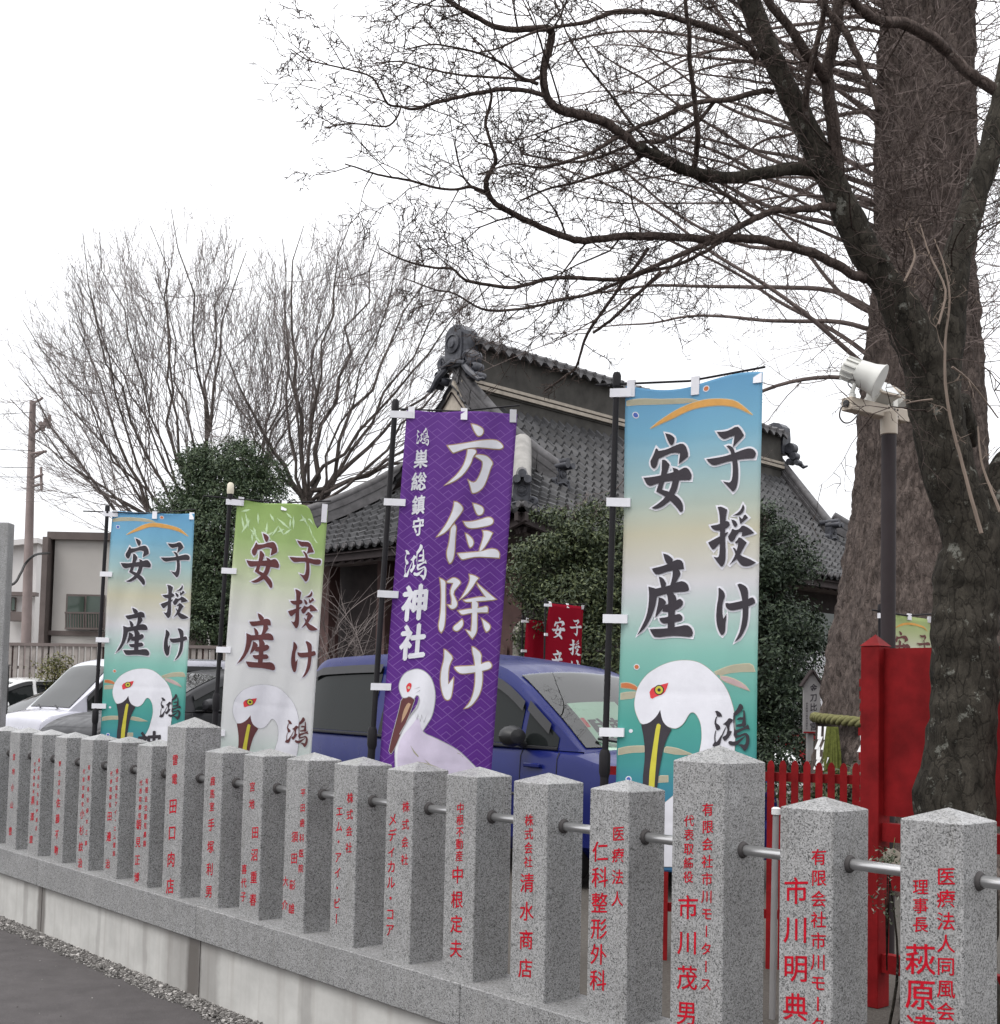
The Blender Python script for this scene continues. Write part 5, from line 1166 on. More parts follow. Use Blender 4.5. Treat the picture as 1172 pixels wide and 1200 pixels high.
# thin shoots off the trunk
shoots = MB()
for txt in ('1150,625,5 1140,590,4.6 1128,545,4.2 1115,495,4 1108,450,3.6 1108,400,3 1113,350,2.6 1106,310,2 1095,280,1.6', '1172,600,4 1160,570,3.4 1150,540,2.6 1146,500,2', '1093,468,2.6 1075,470,2 1062,473,1.6', '1060,330,3 1072,300,2.6 1063,270,2', '1100,380,3 1108,340,2.6 1090,300,2.2 1078,262,1.6', '1116,430,3 1135,445,2.4 1155,470,2 1170,490,1.6'):
    pts, rad = tp(txt, 4.2, 4.3); C, r = limb(shoots, pts, rad, 5, 4, 0.1); dress(shoots, C, r, 0.12, 0.2, Vector((0, 0, .1)), 0.0022, (3, 2), 0.3)
shoots.build('shoots', M['twig_pale'], bt, fix=False)
crown.build('twigs', M['bark_limb'], bt, smooth='all', fix=False)

# --- the old tree behind it, with the straw rope
GX, GY = at(1076, 800, 9.0).x, 9.0 * KY
gt = empty('giant_tree', (GX, GY, YZ), 'very thick brown scaly trunk with a straw rope round it, behind the lamp post', 'tree')
trunkr = lambda z: float(np.interp(z, [0, .5, 1.1, 1.5, 1.9, 2.2, 2.6, 3.5, 4.6, 5.5, 7.5, 9.5, 12], [1.25, 1.02, .87, .79, .765, .73, .665, .55, .50, .42, .40, .37, .3]))
mb = MB(); nu, nv = 230, 520; P = []
for i in range(nu):
    row = []
    for j in range(nv + 1):
        z = 12.0 * (j / nv); th = 2 * math.pi * i / nu; r = trunkr(z)
        c3 = Vector((math.cos(th) * 2.0, math.sin(th) * 2.0, z * 0.45))
        r *= 1 + 0.09 * mnoise.noise(c3 * 0.9) + 0.055 * mnoise.noise(c3 * 2.4)
        pl = mnoise.voronoi(Vector((math.cos(th) * 6.5, math.sin(th) * 6.5, z * 3.4)) + mnoise.noise_vector(c3 * 3.0) * 0.6)[0]
        r += 0.02 * mnoise.noise(Vector((math.cos(th) * 9, math.sin(th) * 9, z * 5))) + 0.05 * min(0.5, pl[1] - pl[0]) + 0.018 * mnoise.noise(Vector((math.cos(th) * 26, math.sin(th) * 26, z * 15))) + 0.05 * max(0, 1 - z) * math.cos(th * 5 + 1)
        row.append(Vector((GX + 0.03 * z * 0.3 + r * math.cos(th), GY + r * math.sin(th), YZ - 0.1 + z)))
    P.append(row)
mb.grid(P, nu, nv + 1, closed_u=True); mb.build('trunk', M['bark_scaly'], gt, smooth='all', fix=False)
mb = MB(); tw = MB()
rng.seed(31)
for k in range(40):
    z = rng.uniform(4.5, 8.4); a = rng.uniform(2.5, 3.35); L = rng.uniform(2.4, 5.0); r0 = rng.uniform(0.013, 0.026)
    p = Vector((GX + trunkr(z) * 0.8 * math.cos(a), GY + trunkr(z) * 0.8 * math.sin(a), z)); d = Vector((math.cos(a), math.sin(a) * 0.6, rng.uniform(0.1, 0.7))).normalized(); pts = [p]; q = p
    for s_ in range(9):
        d = (d + rv() * 0.15 + Vector((-0.03, 0, -0.02))).normalized(); q = q + d * L / 9; pts.append(q)
    C, r = limb(mb, pts, [r0 * (1 - 0.1 * s_) for s_ in range(10)], 6, 3, 0.08)
    dress(tw, C, r, 0.3, 0.8, Vector((-0.35, -0.1, 0.12)), 0.006, (4, 3, 2), 0.12)
# tangle of fine shoots round the trunk
for k in range(300):
    z = rng.uniform(4.6, 9.5); a = rng.uniform(3.2, 6.2)
    p = Vector((GX + trunkr(z) * math.cos(a), GY + trunkr(z) * math.sin(a), z)); twig(tw, p, Vector((math.cos(a), math.sin(a), rng.uniform(-0.3, 1.0))), rng.uniform(0.4, 1.3), 0.006, 0, Vector((0, 0, .15)), kids=(5, 3), spread=0.8)
mb.build('branches', M['twig_mid'], gt, smooth='all', fix=False); tw.build('twigs', M['twig_mid'], gt, fix=False)

# straw rope with tassel and paper streamers
rp = empty('straw_rope', (GX, GY, 1.5), 'twisted straw rope with white paper streamers tied round the thick trunk', 'rope'); 
for s_ in range(3):
    mb = MB(); pts = []
    for k in range(241):
        th = 2 * math.pi * k / 240; rr = trunkr(1.35) * 1.0 + 0.06; ph = th * 26 + s_ * 2.094
        zz = 1.44 + 0.05 * math.cos(th - 2.8)
        pts.append(Vector((GX + (rr + 0.021 * math.cos(ph)) * math.cos(th), GY + (rr + 0.021 * math.cos(ph)) * math.sin(th), zz + 0.024 * math.sin(ph))))
    mb.tube(pts, 0.025, 6, cap=False); mb.build('strand', M['rope'], rp, smooth='all')
def on_trunk(px_, z, out):
    X = (px_ - CX) / FPX; best = None
    for k in range(400):
        a = math.pi + math.pi * k / 400; rr = trunkr(z) * 1.03 + out; p = Vector((GX + rr * math.cos(a), GY + rr * math.sin(a), z)); e = abs(p.x / p.y - X)
        if best is None or e < best[0]: best = (e, p, a)
    return best[1], best[2]
p, a = on_trunk(977, 1.42, 0.16); mb = MB()
for k in range(60):
    o_ = Vector((rng.uniform(-.07, .07), rng.uniform(-.03, .03), 0)); mb.tube([p + o_ * 0.6, p + o_ + Vector((0, 0, -0.22)), p + o_ * 1.1 + Vector((0, 0, -rng.uniform(0.36, 0.42)))], 0.012, 4)
mb.build('tassel', M['tassel'], rp)
for px_ in (961, 968, 1009):
    p, a = on_trunk(px_, 1.42, 0.17); t = Vector((-math.sin(a), math.cos(a), 0)); n = Vector((math.cos(a), math.sin(a), 0)); mb = MB(); x = 0.02; z = 0.0; w_ = 0.05
    for k in range(4):
        A_, B_ = p + t * (x) + n * (0.012 * k) + Vector((0, 0, z)), p + t * (x + 0.035 * (-1) ** k - 0.012) + n * (0.02 + 0.012 * k) + Vector((0, 0, z - 0.11))
        q = [A_ - t * w_ / 2, A_ + t * w_ / 2, B_ + t * w_ / 2, B_ - t * w_ / 2]; r_ = [v + n * 0.003 for v in q]
        mb.add(q + r_, [(3, 2, 1, 0), (4, 5, 6, 7), (0, 1, 5, 4), (1, 2, 6, 5), (2, 3, 7, 6), (3, 0, 4, 7)]); x += 0.035 * (-1) ** k + 0.01; z -= 0.085
    mb.build('paper_streamer', M['paper'], rp)

# --- two bare zelkovas beyond the car park
def vase_tree(label, root_px, env, Y, seed, nmain, group):
    """a fan shaped tree: straight ascending limbs that fill a rounded crown; env = centre and radii of the crown"""
    rng.seed(seed); fork = at(*root_px, Y); x = fork.x; root = empty('bare_tree', (x, Y * KY, YZ), label, 'tree', group)
    c = at(env[0], env[1], Y); k_ = Y * KY / FPX; Y = Y * KY; rad = Vector((env[2] * k_, env[2] * k_ * 0.85, env[3] * k_))
    tr = MB(); tws = MB()
    limb(tr, [Vector((x, Y, YZ - 0.1)), Vector((x + 0.04, Y, fork.z * 0.5)), fork], [0.36, 0.27, 0.24], 12, 5)
    def path(mb, p, q, r0, r1, bow, n, sides):
        side = (q - p).cross(rv()).normalized() * (q - p).length * bow; up = Vector((0, 0, -(q - p).length * 0.05)); pts = []
        for k in range(n + 1):
            t = k / n; w = 4 * t * (1 - t); pts.append(p.lerp(q, t) + side * w + up * w + (rv() * (q - p).length * 0.012 if 0 < k < n else Vector()))
        mb.tube(pts, [r0 + (r1 - r0) * k / n for k in range(n + 1)], sides, cap=False); return pts
    def shell(d, s):
        d = d.normalized(); return c + Vector((d.x * rad.x, d.y * rad.y, d.z * rad.z)) * s
    for m in range(nmain):
        u = (m + rng.uniform(0.2, 0.8)) / nmain * 2 - 1; ang = u * 1.75; az = rng.uniform(-0.75, 0.75) * (1 - 0.5 * abs(u))
        dm = Vector((math.sin(ang), az, math.cos(ang))); tip = shell(dm, rng.uniform(0.86, 1.0))
        if 245 < project(tip)[0] < 345 and rng.random() < 0.3: continue                     # the two crowns share this stretch of sky
        P = path(tr, fork + Vector((rng.uniform(-.1, .1), rng.uniform(-.1, .1), rng.uniform(-0.9, 0.5))), tip, rng.uniform(0.04, 0.085), 0.01, rng.uniform(0.02, 0.07), 10, 6)
        for b in range(12):
            t = rng.uniform(0.16, 0.9); i = int(t * 10); p0 = P[i].lerp(P[min(10, i + 1)], t * 10 - i)
            d2 = dm + rv() * 0.42; q0 = shell(d2, rng.uniform(0.8, 1.04)); q0 = p0 + (q0 - p0) * rng.uniform(0.75, 1.0)
            if (q0 - p0).length < 0.5 or q0.z < p0.z - 0.25: continue
            B = path(tws, p0, q0, 0.008 + 0.011 * (1 - t), 0.004, rng.uniform(0.02, 0.06), 7, 4)
            for g in range(10):
                t2 = rng.uniform(0.2, 1.0); i2 = min(6, int(t2 * 7)); p1 = B[i2].lerp(B[i2 + 1], t2 * 7 - i2); dd = (B[i2 + 1] - B[i2]).normalized()
                d3 = (dd + dd.cross(rv()).normalized() * rng.uniform(0.25, 0.6) + Vector((0, 0, 0.15))).normalized(); L3 = rng.uniform(0.4, 1.15)
                T3 = path(tws, p1, p1 + d3 * L3, 0.006, 0.0035, 0.05, 3, 3)
                for h in range(3):
                    p2 = T3[rng.randint(1, 3)]; d4 = (d3 + d3.cross(rv()).normalized() * rng.uniform(0.3, 0.8)).normalized(); path(tws, p2, p2 + d4 * rng.uniform(0.15, 0.45), 0.0044, 0.003, 0.05, 2, 3)
    tr.build('trunk', M['bark_far'], root, smooth='all', fix=False); tws.build('twigs', M['twig_far'], root, fix=False)
M['bark_far'] = bark('far_bark', (0.06, 0.05, 0.045), (0.13, 0.11, 0.1), (0.2, 0.19, 0.18), 6, 0.68)
G_ = 'bare zelkova trees beyond the car park'
vase_tree('bare fan shaped tree standing behind the round evergreen on the left', (232, 655), (192, 485, 192, 262), 27.0, 5, 25, G_)
vase_tree('bare fan shaped tree with its forked trunk showing above the white and green banner', (362, 592), (420, 455, 190, 212), 26.0, 9, 21, G_)
# leafless shrub in front of the hall
rng.seed(3); p = at(398, 775, 15.0); root = empty('bare_shrub', (p.x, p.y, YZ), 'leafless shrub of thin stems between the white and green banner and the purple banner', 'shrub')
mb = MB()
for k in range(13): twig(mb, Vector((p.x + rng.uniform(-.15, .15), p.y + rng.uniform(-.15, .15), YZ - 0.03)), Vector((rng.uniform(-.4, .4), rng.uniform(-.3, .3), 1)), rng.uniform(2.0, 3.2), 0.014, 0, Vector((0, 0, .2)), 0.1, 4, (6, 4), 0.55)
mb.build('stems', M['twig_far'], root, fix=False)

# ------------------------------------------------------------------ evergreens
M['leaf_conifer'] = leafmat('dark_evergreen_leaf', (0.026, 0.046, 0.024), (0.048, 0.075, 0.036), (0.085, 0.115, 0.055))
M['leaf_bush'] = leafmat('bush_leaf', (0.022, 0.036, 0.018), (0.045, 0.062, 0.028), (0.11, 0.13, 0.055))
M['leaf_dark'] = leafmat('shade_bush_leaf', (0.014, 0.026, 0.016), (0.028, 0.045, 0.024), (0.06, 0.085, 0.045))
def foliage(name, lobes, nclump, per, size, mat, parent, seed, core=0.55, droop=0.0):
    """leaf clusters spread through a set of uneven lobes ((centre), (radii)); small folded leaves, each its own island"""
    rs = np.random.RandomState(seed); V, Fc = [], []
    vol = np.array([l[1][0] * l[1][1] * l[1][2] for l in lobes]) ** 0.75; vol /= vol.sum()
    pick = rs.choice(len(lobes), nclump, p=vol)
    for k in pick:
        c, rr = lobes[k]; d = rs.normal(size=3); d /= np.linalg.norm(d); t = core + (1 - core) * rs.rand() ** 0.7
        t *= 1 + 0.22 * mnoise.noise(Vector((d[0] * 2.2 + k, d[1] * 2.2, d[2] * 2.2)))
        cc = np.array(c) + d * np.array(rr) * t; cs_ = size * rs.uniform(1.6, 3.2)
        out = d * 0.7 + np.array([0, 0, 0.35 - droop])
        for _ in range(per):
            o_ = cc + rs.normal(size=3) * cs_ * np.array([1, 1, 0.55]); n = out + rs.normal(size=3) * 0.6; n /= np.linalg.norm(n)
            a = np.cross(n, rs.normal(size=3)); a /= np.linalg.norm(a); b = np.cross(n, a); s_ = size * rs.uniform(0.6, 1.25)
            i = len(V); V += [o_ - a * s_, o_ - b * s_ * 0.42 + n * s_ * 0.12, o_ + a * s_, o_ + b * s_ * 0.42 + n * s_ * 0.12]; Fc.append((i, i + 1, i + 2, i + 3))
    me = bpy.data.meshes.new(name); me.from_pydata([tuple(v) for v in V], [], Fc); me.materials.append(mat)
    o = bpy.data.objects.new(name, me); COL.objects.link(o); o.parent = parent; o.matrix_parent_inverse = parent.matrix_world.inverted(); return o
def bush(name, label, cat, lobes, nclump, per, size, mat, seed, trunk_r=0.08, group=None):
    """lobes in (px, py, distance, rx, ry, rz)"""
    L = []; 
    for px_, py_, Y, rx, ry, rz in lobes: c = at(px_, py_, Y); L.append((tuple(c), (rx, ry, rz)))
    bx, by = L[0][0][0], L[0][0][1]; root = empty(name, (bx, by, YZ), label, cat, group); rng.seed(seed)
    mb = MB(); top = max(l[0][2] for l in L)
    limb(mb, [Vector((bx, by, YZ - 0.05)), Vector((bx + .05, by, YZ + (top - YZ) * .4)), Vector((bx, by, top))], [trunk_r * 1.3, trunk_r, trunk_r * 0.4], 8, 4)
    for c, rr in L: mb.tube([Vector((bx, by, YZ + (c[2] - YZ) * 0.45)), (Vector((bx, by, c[2])) + Vector(c)) / 2, Vector(c)], [trunk_r * .6, trunk_r * .4, trunk_r * .2], 6)
    mb.build('trunk', M['bark_dark'], root, smooth='all', fix=False)
    foliage('crown', L, nclump, per, size, mat, root, seed); return root
bush('evergreen_tree', 'rounded dark evergreen tree between the small turquoise banner and the white and green banner', 'tree',
     [(262, 640, 24.6, 1.40, 1.34, 1.90), (262, 565, 24.6, 1.01, 1.01, 1.06), (285, 540, 24.6, 0.62, 0.67, 0.56), (236, 550, 24.8, 0.56, 0.67, 0.56), (222, 625, 24.6, 0.90, 1.01, 1.01), (308, 610, 24.6, 0.84, 0.90, 1.06), (300, 700, 24.6, 0.90, 1.01, 1.01), (225, 700, 24.6, 0.90, 0.90, 1.01), (262, 720, 24.2, 1.12, 0.90, 0.90), (318, 560, 24.9, 0.45, 0.56, 0.50), (208, 600, 24.6, .6, .7, .8), (204, 670, 24.6, .65, .7, .9), (232, 540, 24.6, .5, .5, .4)], 6500, 13, 0.042, M['leaf_conifer'], 41, 0.14)
bush('evergreen_bush', 'leafy evergreen bush between the purple banner and the largest turquoise banner', 'bush',
     [(672, 705, 13.8, 0.68, .7, .62), (645, 645, 13.8, .46, .5, .2), (690, 632, 13.8, .52, .5, .28), (652, 606, 13.9, .28, .4, .09), (708, 600, 13.9, .34, .4, .14), (622, 688, 13.8, .34, .4, .22), (725, 670, 13.8, .6, .6, .7), (705, 765, 13.6, .65, .6, .5), (640, 748, 14.2, .42, .4, .3), (620, 652, 13.7, .24, .3, .12), (770, 690, 13.8, .6, .6, .7), (668, 622, 13.8, .3, .3, .12), (612, 668, 13.7, .2, .3, .1)], 3600, 12, 0.032, M['leaf_bush'], 42)
bush('evergreen_bush', 'tall dark evergreen bush right of the largest turquoise banner', 'bush',
     [(896, 770, 11.6, 0.66, .7, .8), (898, 665, 11.6, .42, .5, .3), (920, 650, 11.7, .32, .4, .2), (892, 602, 11.7, .22, .4, .12), (938, 668, 11.6, .25, .35, .14), (930, 735, 11.5, .34, .4, .26), (918, 820, 11.4, .38, .5, .4), (870, 700, 11.8, .5, .6, .8), (905, 885, 11.4, .62, .6, .36), (950, 755, 11.5, .24, .3, .12), (850, 850, 11.7, .6, .5, .6), (908, 622, 11.6, .24, .35, .1)], 3800, 12, 0.03, M['leaf_dark'], 43)
bush('low_shrub', 'small green leafy shrub growing behind the red picket fence', 'shrub', [(985, 922, 8.0, .4, .3, .12), (950, 925, 8.0, .4, .3, .14), (1010, 925, 7.9, .3, .3, .12)], 150, 9, 0.03, M['leaf_bush'], 44, 0.015)
bush('low_shrub', 'small leafy plant at the foot of the slatted fence on the left', 'shrub', [(64, 790, 22.4, .4, .3, .4), (72, 783, 22.4, .3, .2, .3)], 150, 8, 0.04, leafmat('pale_shrub_leaf', (.06, .07, .02), (.1, .1, .03), (.16, .14, .05)), 45, 0.02)
# ------------------------------------------------------------------ the red board, picket fence and what stands round them
RU = FU                                                           # the board runs parallel to the granite fence
def plank(mb, p0, p1, thick, z0, z1, side):
    """upright board between two ground points"""
    mid = (p0 + p1) / 2; L = (p1 - p0).length; ang = math.atan2((p1 - p0).y, (p1 - p0).x)
    mb.box((0, 0, 0), (L, thick, z1 - z0), Matrix.Translation((mid.x, mid.y, (z0 + z1) / 2)) @ Matrix.Rotation(ang, 4, 'Z'))
q0 = at(1026, 800, 5.15); q0.z = 0
rb = empty('red_board', (q0.x, q0.y, YZ), 'large red painted board on square red posts behind the dark forked trunk', 'board', None, FANG)
W2 = Matrix.Translation((q0.x, q0.y, 0)) @ Matrix.Rotation(FANG, 4, 'Z')
for k, x in enumerate((0.0, 1.55)):
    mb = MB(); mb.box((x, 0, (YZ + 1.90) / 2), (0.105, 0.105, 1.90 - YZ), W2, 0.004); mb.add([W2 @ Vector((x + i * .056, j * .056, 1.902)) for i, j in ((-1, -1), (1, -1), (1, 1), (-1, 1))] + [W2 @ Vector((x, 0, 1.962))], [(0, 1, 4), (1, 2, 4), (2, 3, 4), (3, 0, 4), (3, 2, 1, 0)])
    mb.build('post', M['red_wood'], rb)
mb = MB(); mb.box((0.775, 0.01, 1.475), (1.444, 0.03, 0.83), W2); mb.build('panel', M['red_wood'], rb)
mb = MB()
for z in (0.34, 0.98): mb.box((0.775, 0, z), (1.442, 0.05, 0.09), W2)
mb.build('crosspiece', M['red_wood'], rb)
mb = MB()
for x in (0.22, 0.5, 0.8, 1.1): mb.box((x, 0.0, 0.66), (0.05, 0.04, 0.546), W2)
mb.build('slat', M['red_wood'], rb)
mb = MB()
rng.seed(12)
for k in range(13): mb.box((-0.075 - 0.004 * (k % 3), 0.02, 1.78 - 0.062 * k), (0.03 + 0.012 * (k % 2), 0.02, 0.04), W2)
mb.build('peg', M['red_wood'], rb)
for k, (x, z, c) in enumerate(((0.13, 0.86, 'mortar'), (0.16, 0.74, 'red_wood'), (0.33, 0.84, 'mortar'))):
    pl = empty('votive_plaque', W2 @ Vector((x, -0.05, z)), ['small pale wooden plaque hanging under the red board beside its post', 'small red plaque hanging low under the red board', 'small pale plaque under the red board, hidden by the trunk'][k], 'plaque', None, FANG)
    mb = MB(); mb.prism([(-.05, -.035), (.05, -.035), (.05, .025), (0, .05), (-.05, .025)], -0.006, 0.006, W2 @ Matrix.Translation((x, -0.045, z)) @ Matrix.Rotation(R(90), 4, 'X')); mb.build('board', M[c], pl)
    mb = MB(); mb.tube([W2 @ Vector((x, -0.045, z + .045)), W2 @ Vector((x, -0.03, z + .1))], 0.002, 4); mb.build('cord', M['rope'], pl)
bush('potted_plant', 'small leafy plant with pale flowers at the foot of the red board', 'plant', [(1040, 1007, 4.75, .05, .05, .035), (1046, 1012, 4.75, .05, .05, .03), (1036, 1050, 4.75, .05, .05, .1)], 24, 8, 0.013, leafmat('plant_leaf', (.04, .06, .03), (.1, .12, .07), (.35, .36, .3)), 46, 0.006)
# picket fence
d0 = Vector((math.cos(R(-17)), math.sin(R(-17)), 0)); pc = at(960, 900, 5.75); pc.z = 0; PFM = Matrix.Translation((pc.x, pc.y, 0)) @ Matrix.Rotation(R(-17), 4, 'Z')
pf = empty('picket_fence', (pc.x, pc.y, YZ), 'low red picket fence right of the nearest tall granite post', 'fence', None, R(-17))
for k in range(-17, 5):
    mb = MB(); x = 0.066 * k; w_ = 0.0195; h = 1.285 + rng.uniform(-.004, .004)
    mb.prism([(-w_, YZ), (w_, YZ), (w_, h - .03), (w_ * .6, h - 0.008), (0, h), (-w_ * .6, h - 0.008), (-w_, h - .03)], -0.008, 0.008, PFM @ Matrix.Translation((x, 0, 0)) @ Matrix.Rotation(R(90), 4, 'X')); mb.build('picket', M['red_wood'], pf)
for z in (1.19, 0.42):
    mb = MB(); mb.box((-0.43, 0.022, z), (1.55, 0.024, 0.05), PFM); mb.build('rail', M['red_wood'], pf)
# white plastic pipe between the two nearest posts
p = at(907, 960, 4.9); wp = empty('white_pipe', (p.x, p.y, YZ), 'thin white plastic pipe standing behind the gap right of the nearest tall granite post', 'pipe')
mb = MB(); mb.tube([Vector((p.x, p.y, YZ - .02)), Vector((p.x + 0.004, p.y, .6)), Vector((p.x + 0.01, p.y, 1.09))], 0.015, 12); mb.build('tube', M['sign_wood'], wp, smooth=True)
mb = MB(); mb.lathe([(.0165, 0), (.022, .002), (.022, .03), (.012, .036)], 12, Matrix.Translation((p.x + 0.01, p.y, 1.075))); mb.build('cap', M['paper'], wp, smooth=True)
# name board on a stake
p = at(951, 840, 10.7); sg_ = empty('sign_board', (p.x, p.y, YZ), 'grey sign board with a small roof and black brush writing, beside the thick trunk', 'sign')
SM = Matrix.Translation((p.x, p.y, 0)) @ Matrix.Rotation(R(6), 4, 'Z') @ Matrix.Translation((0, 0, 1.6)) @ Matrix.Scale(1.32, 4) @ Matrix.Translation((0, 0, -1.6))
mb = MB(); mb.box((0, 0.035, (0.62 + 1.5) / 2), (0.045, 0.045, 1.5 - 0.62), SM); mb.build('stake', M['sign_wood'], sg_)
zt, zb_ = 1.86, 1.375
mb = MB(); mb.prism([(-.068, zb_), (.068, zb_), (.068, zt - .1), (0, zt), (-.068, zt - .1)], -0.011, 0.011, SM @ Matrix.Rotation(R(90), 4, 'X')); face = mb.build('face', M['sign_wood'], sg_)
mb = MB()
for s_ in (-1, 1): mb.box((0, 0, 0), (0.155, 0.07, 0.014), SM @ Matrix.Translation((s_ * .046, 0, zt - .052)) @ Matrix.Rotation(R(56) * s_, 4, 'Y'))
mb.build('roof', M['dark_wood'], sg_)
mb = MB(); mb.box((0, -0.013, zb_ + .008), (.137, .004, .012), SM); mb.build('lower_edge', M['red_wood'], sg_)
mb = MB(); fn = lambda x, y: SM @ Vector((x, -0.0125, y))
for k, ch in enumerate('金刀比羅宮'): put(mb, ch, fn, 0.012, zt - .125 - .076 * k, .066, .02, .9)
for k, ch in enumerate('商売繁盛火難除交通安全'): put(mb, ch, fn, -0.042, zt - .25 - .0195 * k, .017, .005)
mb.build('writing', M['ink'], sg_, fix=False)

# ------------------------------------------------------------------ lamp post with floodlights
LY = 6.0 * KY; lp0 = at(1041, 700, 6.0); lx = lp0.x
lt = empty('floodlight_pole', (lx, LY, YZ), 'brown steel pole carrying beige floodlights, in front of the thick scaly trunk', 'lamp post')
zc_ = at(1043, 508, 6.0).z; zt_ = at(1043, 486, 6.0).z
mb = MB(); mb.tube([Vector((lx, LY, YZ - .02)), Vector((lx, LY, 1.5)), Vector((lx, LY, zc_))], 0.043, 20); mb.build('pole', M['brown_pole'], lt, smooth=True)
mb = MB(); mb.lathe([(.043, -.01), (.05, -.005), (.05, zt_ - zc_ + .01), (.03, zt_ - zc_ + .015)], 20, Matrix.Translation((lx, LY, zc_))); mb.build('collar', M['beige_metal'], lt, smooth=True)
A0, A1 = at(992, 473, 5.85), at(1060, 489, 6.12); ad = (A1 - A0); AL = ad.length; adn = ad.normalized()
AM = Matrix.Translation((A0 + A1) / 2) @ Vector((1, 0, 0)).rotation_difference(adn).to_matrix().to_4x4()
mb = MB(); mb.box((0, 0, 0), (AL, 0.075, 0.075), AM, 0.004); mb.build('cross_arm', M['beige_metal'], lt)
mb = MB(); mb.lathe([(.022, 0), (.022, .008), (.012, .01)], 14, AM @ Matrix.Translation((-AL / 2, -0.0, 0)) @ Matrix.Rotation(R(-90), 4, 'Y')); 
for x, z in ((.25, .02), (.25, -.02), (.31, .02), (.31, -.02), (.14, .02)): mb.lathe([(.006, 0), (.006, .004), (.003, .005)], 8, AM @ Matrix.Translation((x * .5, -0.0375, z)) @ Matrix.Rotation(R(90), 4, 'X'))
mb.build('bolt', M['trim'], lt)
c0 = at(992, 473, 5.83); mb = MB(); pts = [c0, at(986, 478, 5.8), at(984, 488, 5.8), at(989, 495, 5.8), at(996, 495, 5.8), at(1002, 490, 5.82), at(1006, 485, 5.85)]; mb.tube(catmull(pts, 4), 0.0045, 6); mb.build('cable', M['rubber'], lt, smooth=True)
def flood(px_, py_, Y, aim, s, mat, label):
    """round floodlight: finned tail, bell, glass; on a bracket"""
    c = at(px_, py_, Y); f = empty('floodlight', c, label, 'lamp'); a = Vector(aim).normalized()
    S = Matrix.Translation(c) @ Vector((0, 0, 1)).rotation_difference(a).to_matrix().to_4x4() @ Matrix.Scale(s, 4)
    mb = MB(); mb.lathe([(.02, -.13), (.055, -.128), (.06, -.12), (.06, -.05), (.072, -.045), (.078, .03), (.09, .075), (.096, .085), (.096, .09), (.088, .09)], 26, S)
    for k in range(12):
        t = 6.2832 * k / 12; mb.box((0, 0, 0), (.014, .008, .07), S @ Matrix.Rotation(t, 4, 'Z') @ Matrix.Translation((.063, 0, -.086)))
    mb.build('housing', mat, f, smooth=True)
    mb = MB(); mb.lathe([(.087, .082), (.08, .086), (.001, .088)], 24, S); mb.build('glass', M['glass_lamp'], f)
    return f, c, S
f1, c1, S1 = flood(1014, 440, 5.85, (0.75, -0.35, -0.42), 1.05, M['pale_metal'], 'round pale floodlight with a finned back at the left end of the cross arm')
mb = MB(); b0 = at(999, 466, 5.85); mb.tube([b0, at(999, 458, 5.85), at(1002, 450, 5.85), at(1006, 446, 5.85)], 0.014, 10); mb.lathe([(.02, 0), (.02, .02), (.014, .025)], 12, Matrix.Translation(b0)); mb.build('bracket', M['pale_metal'], f1, smooth=True)
mb = MB(); mb.tube(catmull([at(1004, 446, 5.83), at(996, 445, 5.82), at(994, 450, 5.82), at(998, 455, 5.83)], 4), 0.004, 6); mb.build('cable', M['rubber'], f1)
def flood_box(px_, py_, Y, rz, rx, label, sz=(.17, .1, .12)):
    c = at(px_, py_, Y); f = empty('floodlight', c, label, 'lamp'); S = Matrix.Translation(c) @ Matrix.Rotation(rz, 4, 'Z') @ Matrix.Rotation(rx, 4, 'X')
    mb = MB(); x, y, z = sz; fr = [(-x / 2, -z / 2), (x / 2, -z / 2), (x / 2, z / 2), (-x / 2, z / 2)]; v = [S @ Vector((a, -y / 2, b)) for a, b in fr] + [S @ Vector((a * .62, y / 2, b * .6)) for a, b in fr]
    mb.add(v, [(0, 1, 5, 4), (1, 2, 6, 5), (2, 3, 7, 6), (3, 0, 4, 7), (4, 5, 6, 7), (0, 3, 2, 1)])
    for k in range(5): mb.box((-x * .28 + x * .14 * k, y * .42, 0), (.006, .05, z * .66), S)
    mb.build('housing', M['pale_metal'], f)
    mb = MB(); mb.box((0, -y / 2 - .006, 0), (x * 1.08, .014, z * 1.1), S, 0.003); fr_ = mb.build('frame', M['beige_metal'], f)
    mb = MB(); mb.box((0, -y / 2 - .0145, 0), (x * .9, .004, z * .9), S); mb.build('glass', M['glass_lamp'], f)
    mb = MB()
    for s_ in (-1, 1): mb.box((s_ * (x / 2 + .012), -.01, -z * .45), (.008, .03, z * 1.1), Matrix.Translation(c) @ Matrix.Rotation(rz, 4, 'Z'))
    mb.box((0, -.01, -z * .98), (x + .032, .03, .008), Matrix.Translation(c) @ Matrix.Rotation(rz, 4, 'Z')); mb.build('bracket', M['pale_metal'], f)
flood_box(1031, 464, 6.0, R(35), R(-42), 'square pale floodlight in the middle of the cross arm, tilted down')
flood_box(1051, 470, 6.25, R(60), R(-50), 'square floodlight at the right end of the cross arm, half behind the dark trunk', (.14, .09, .11))

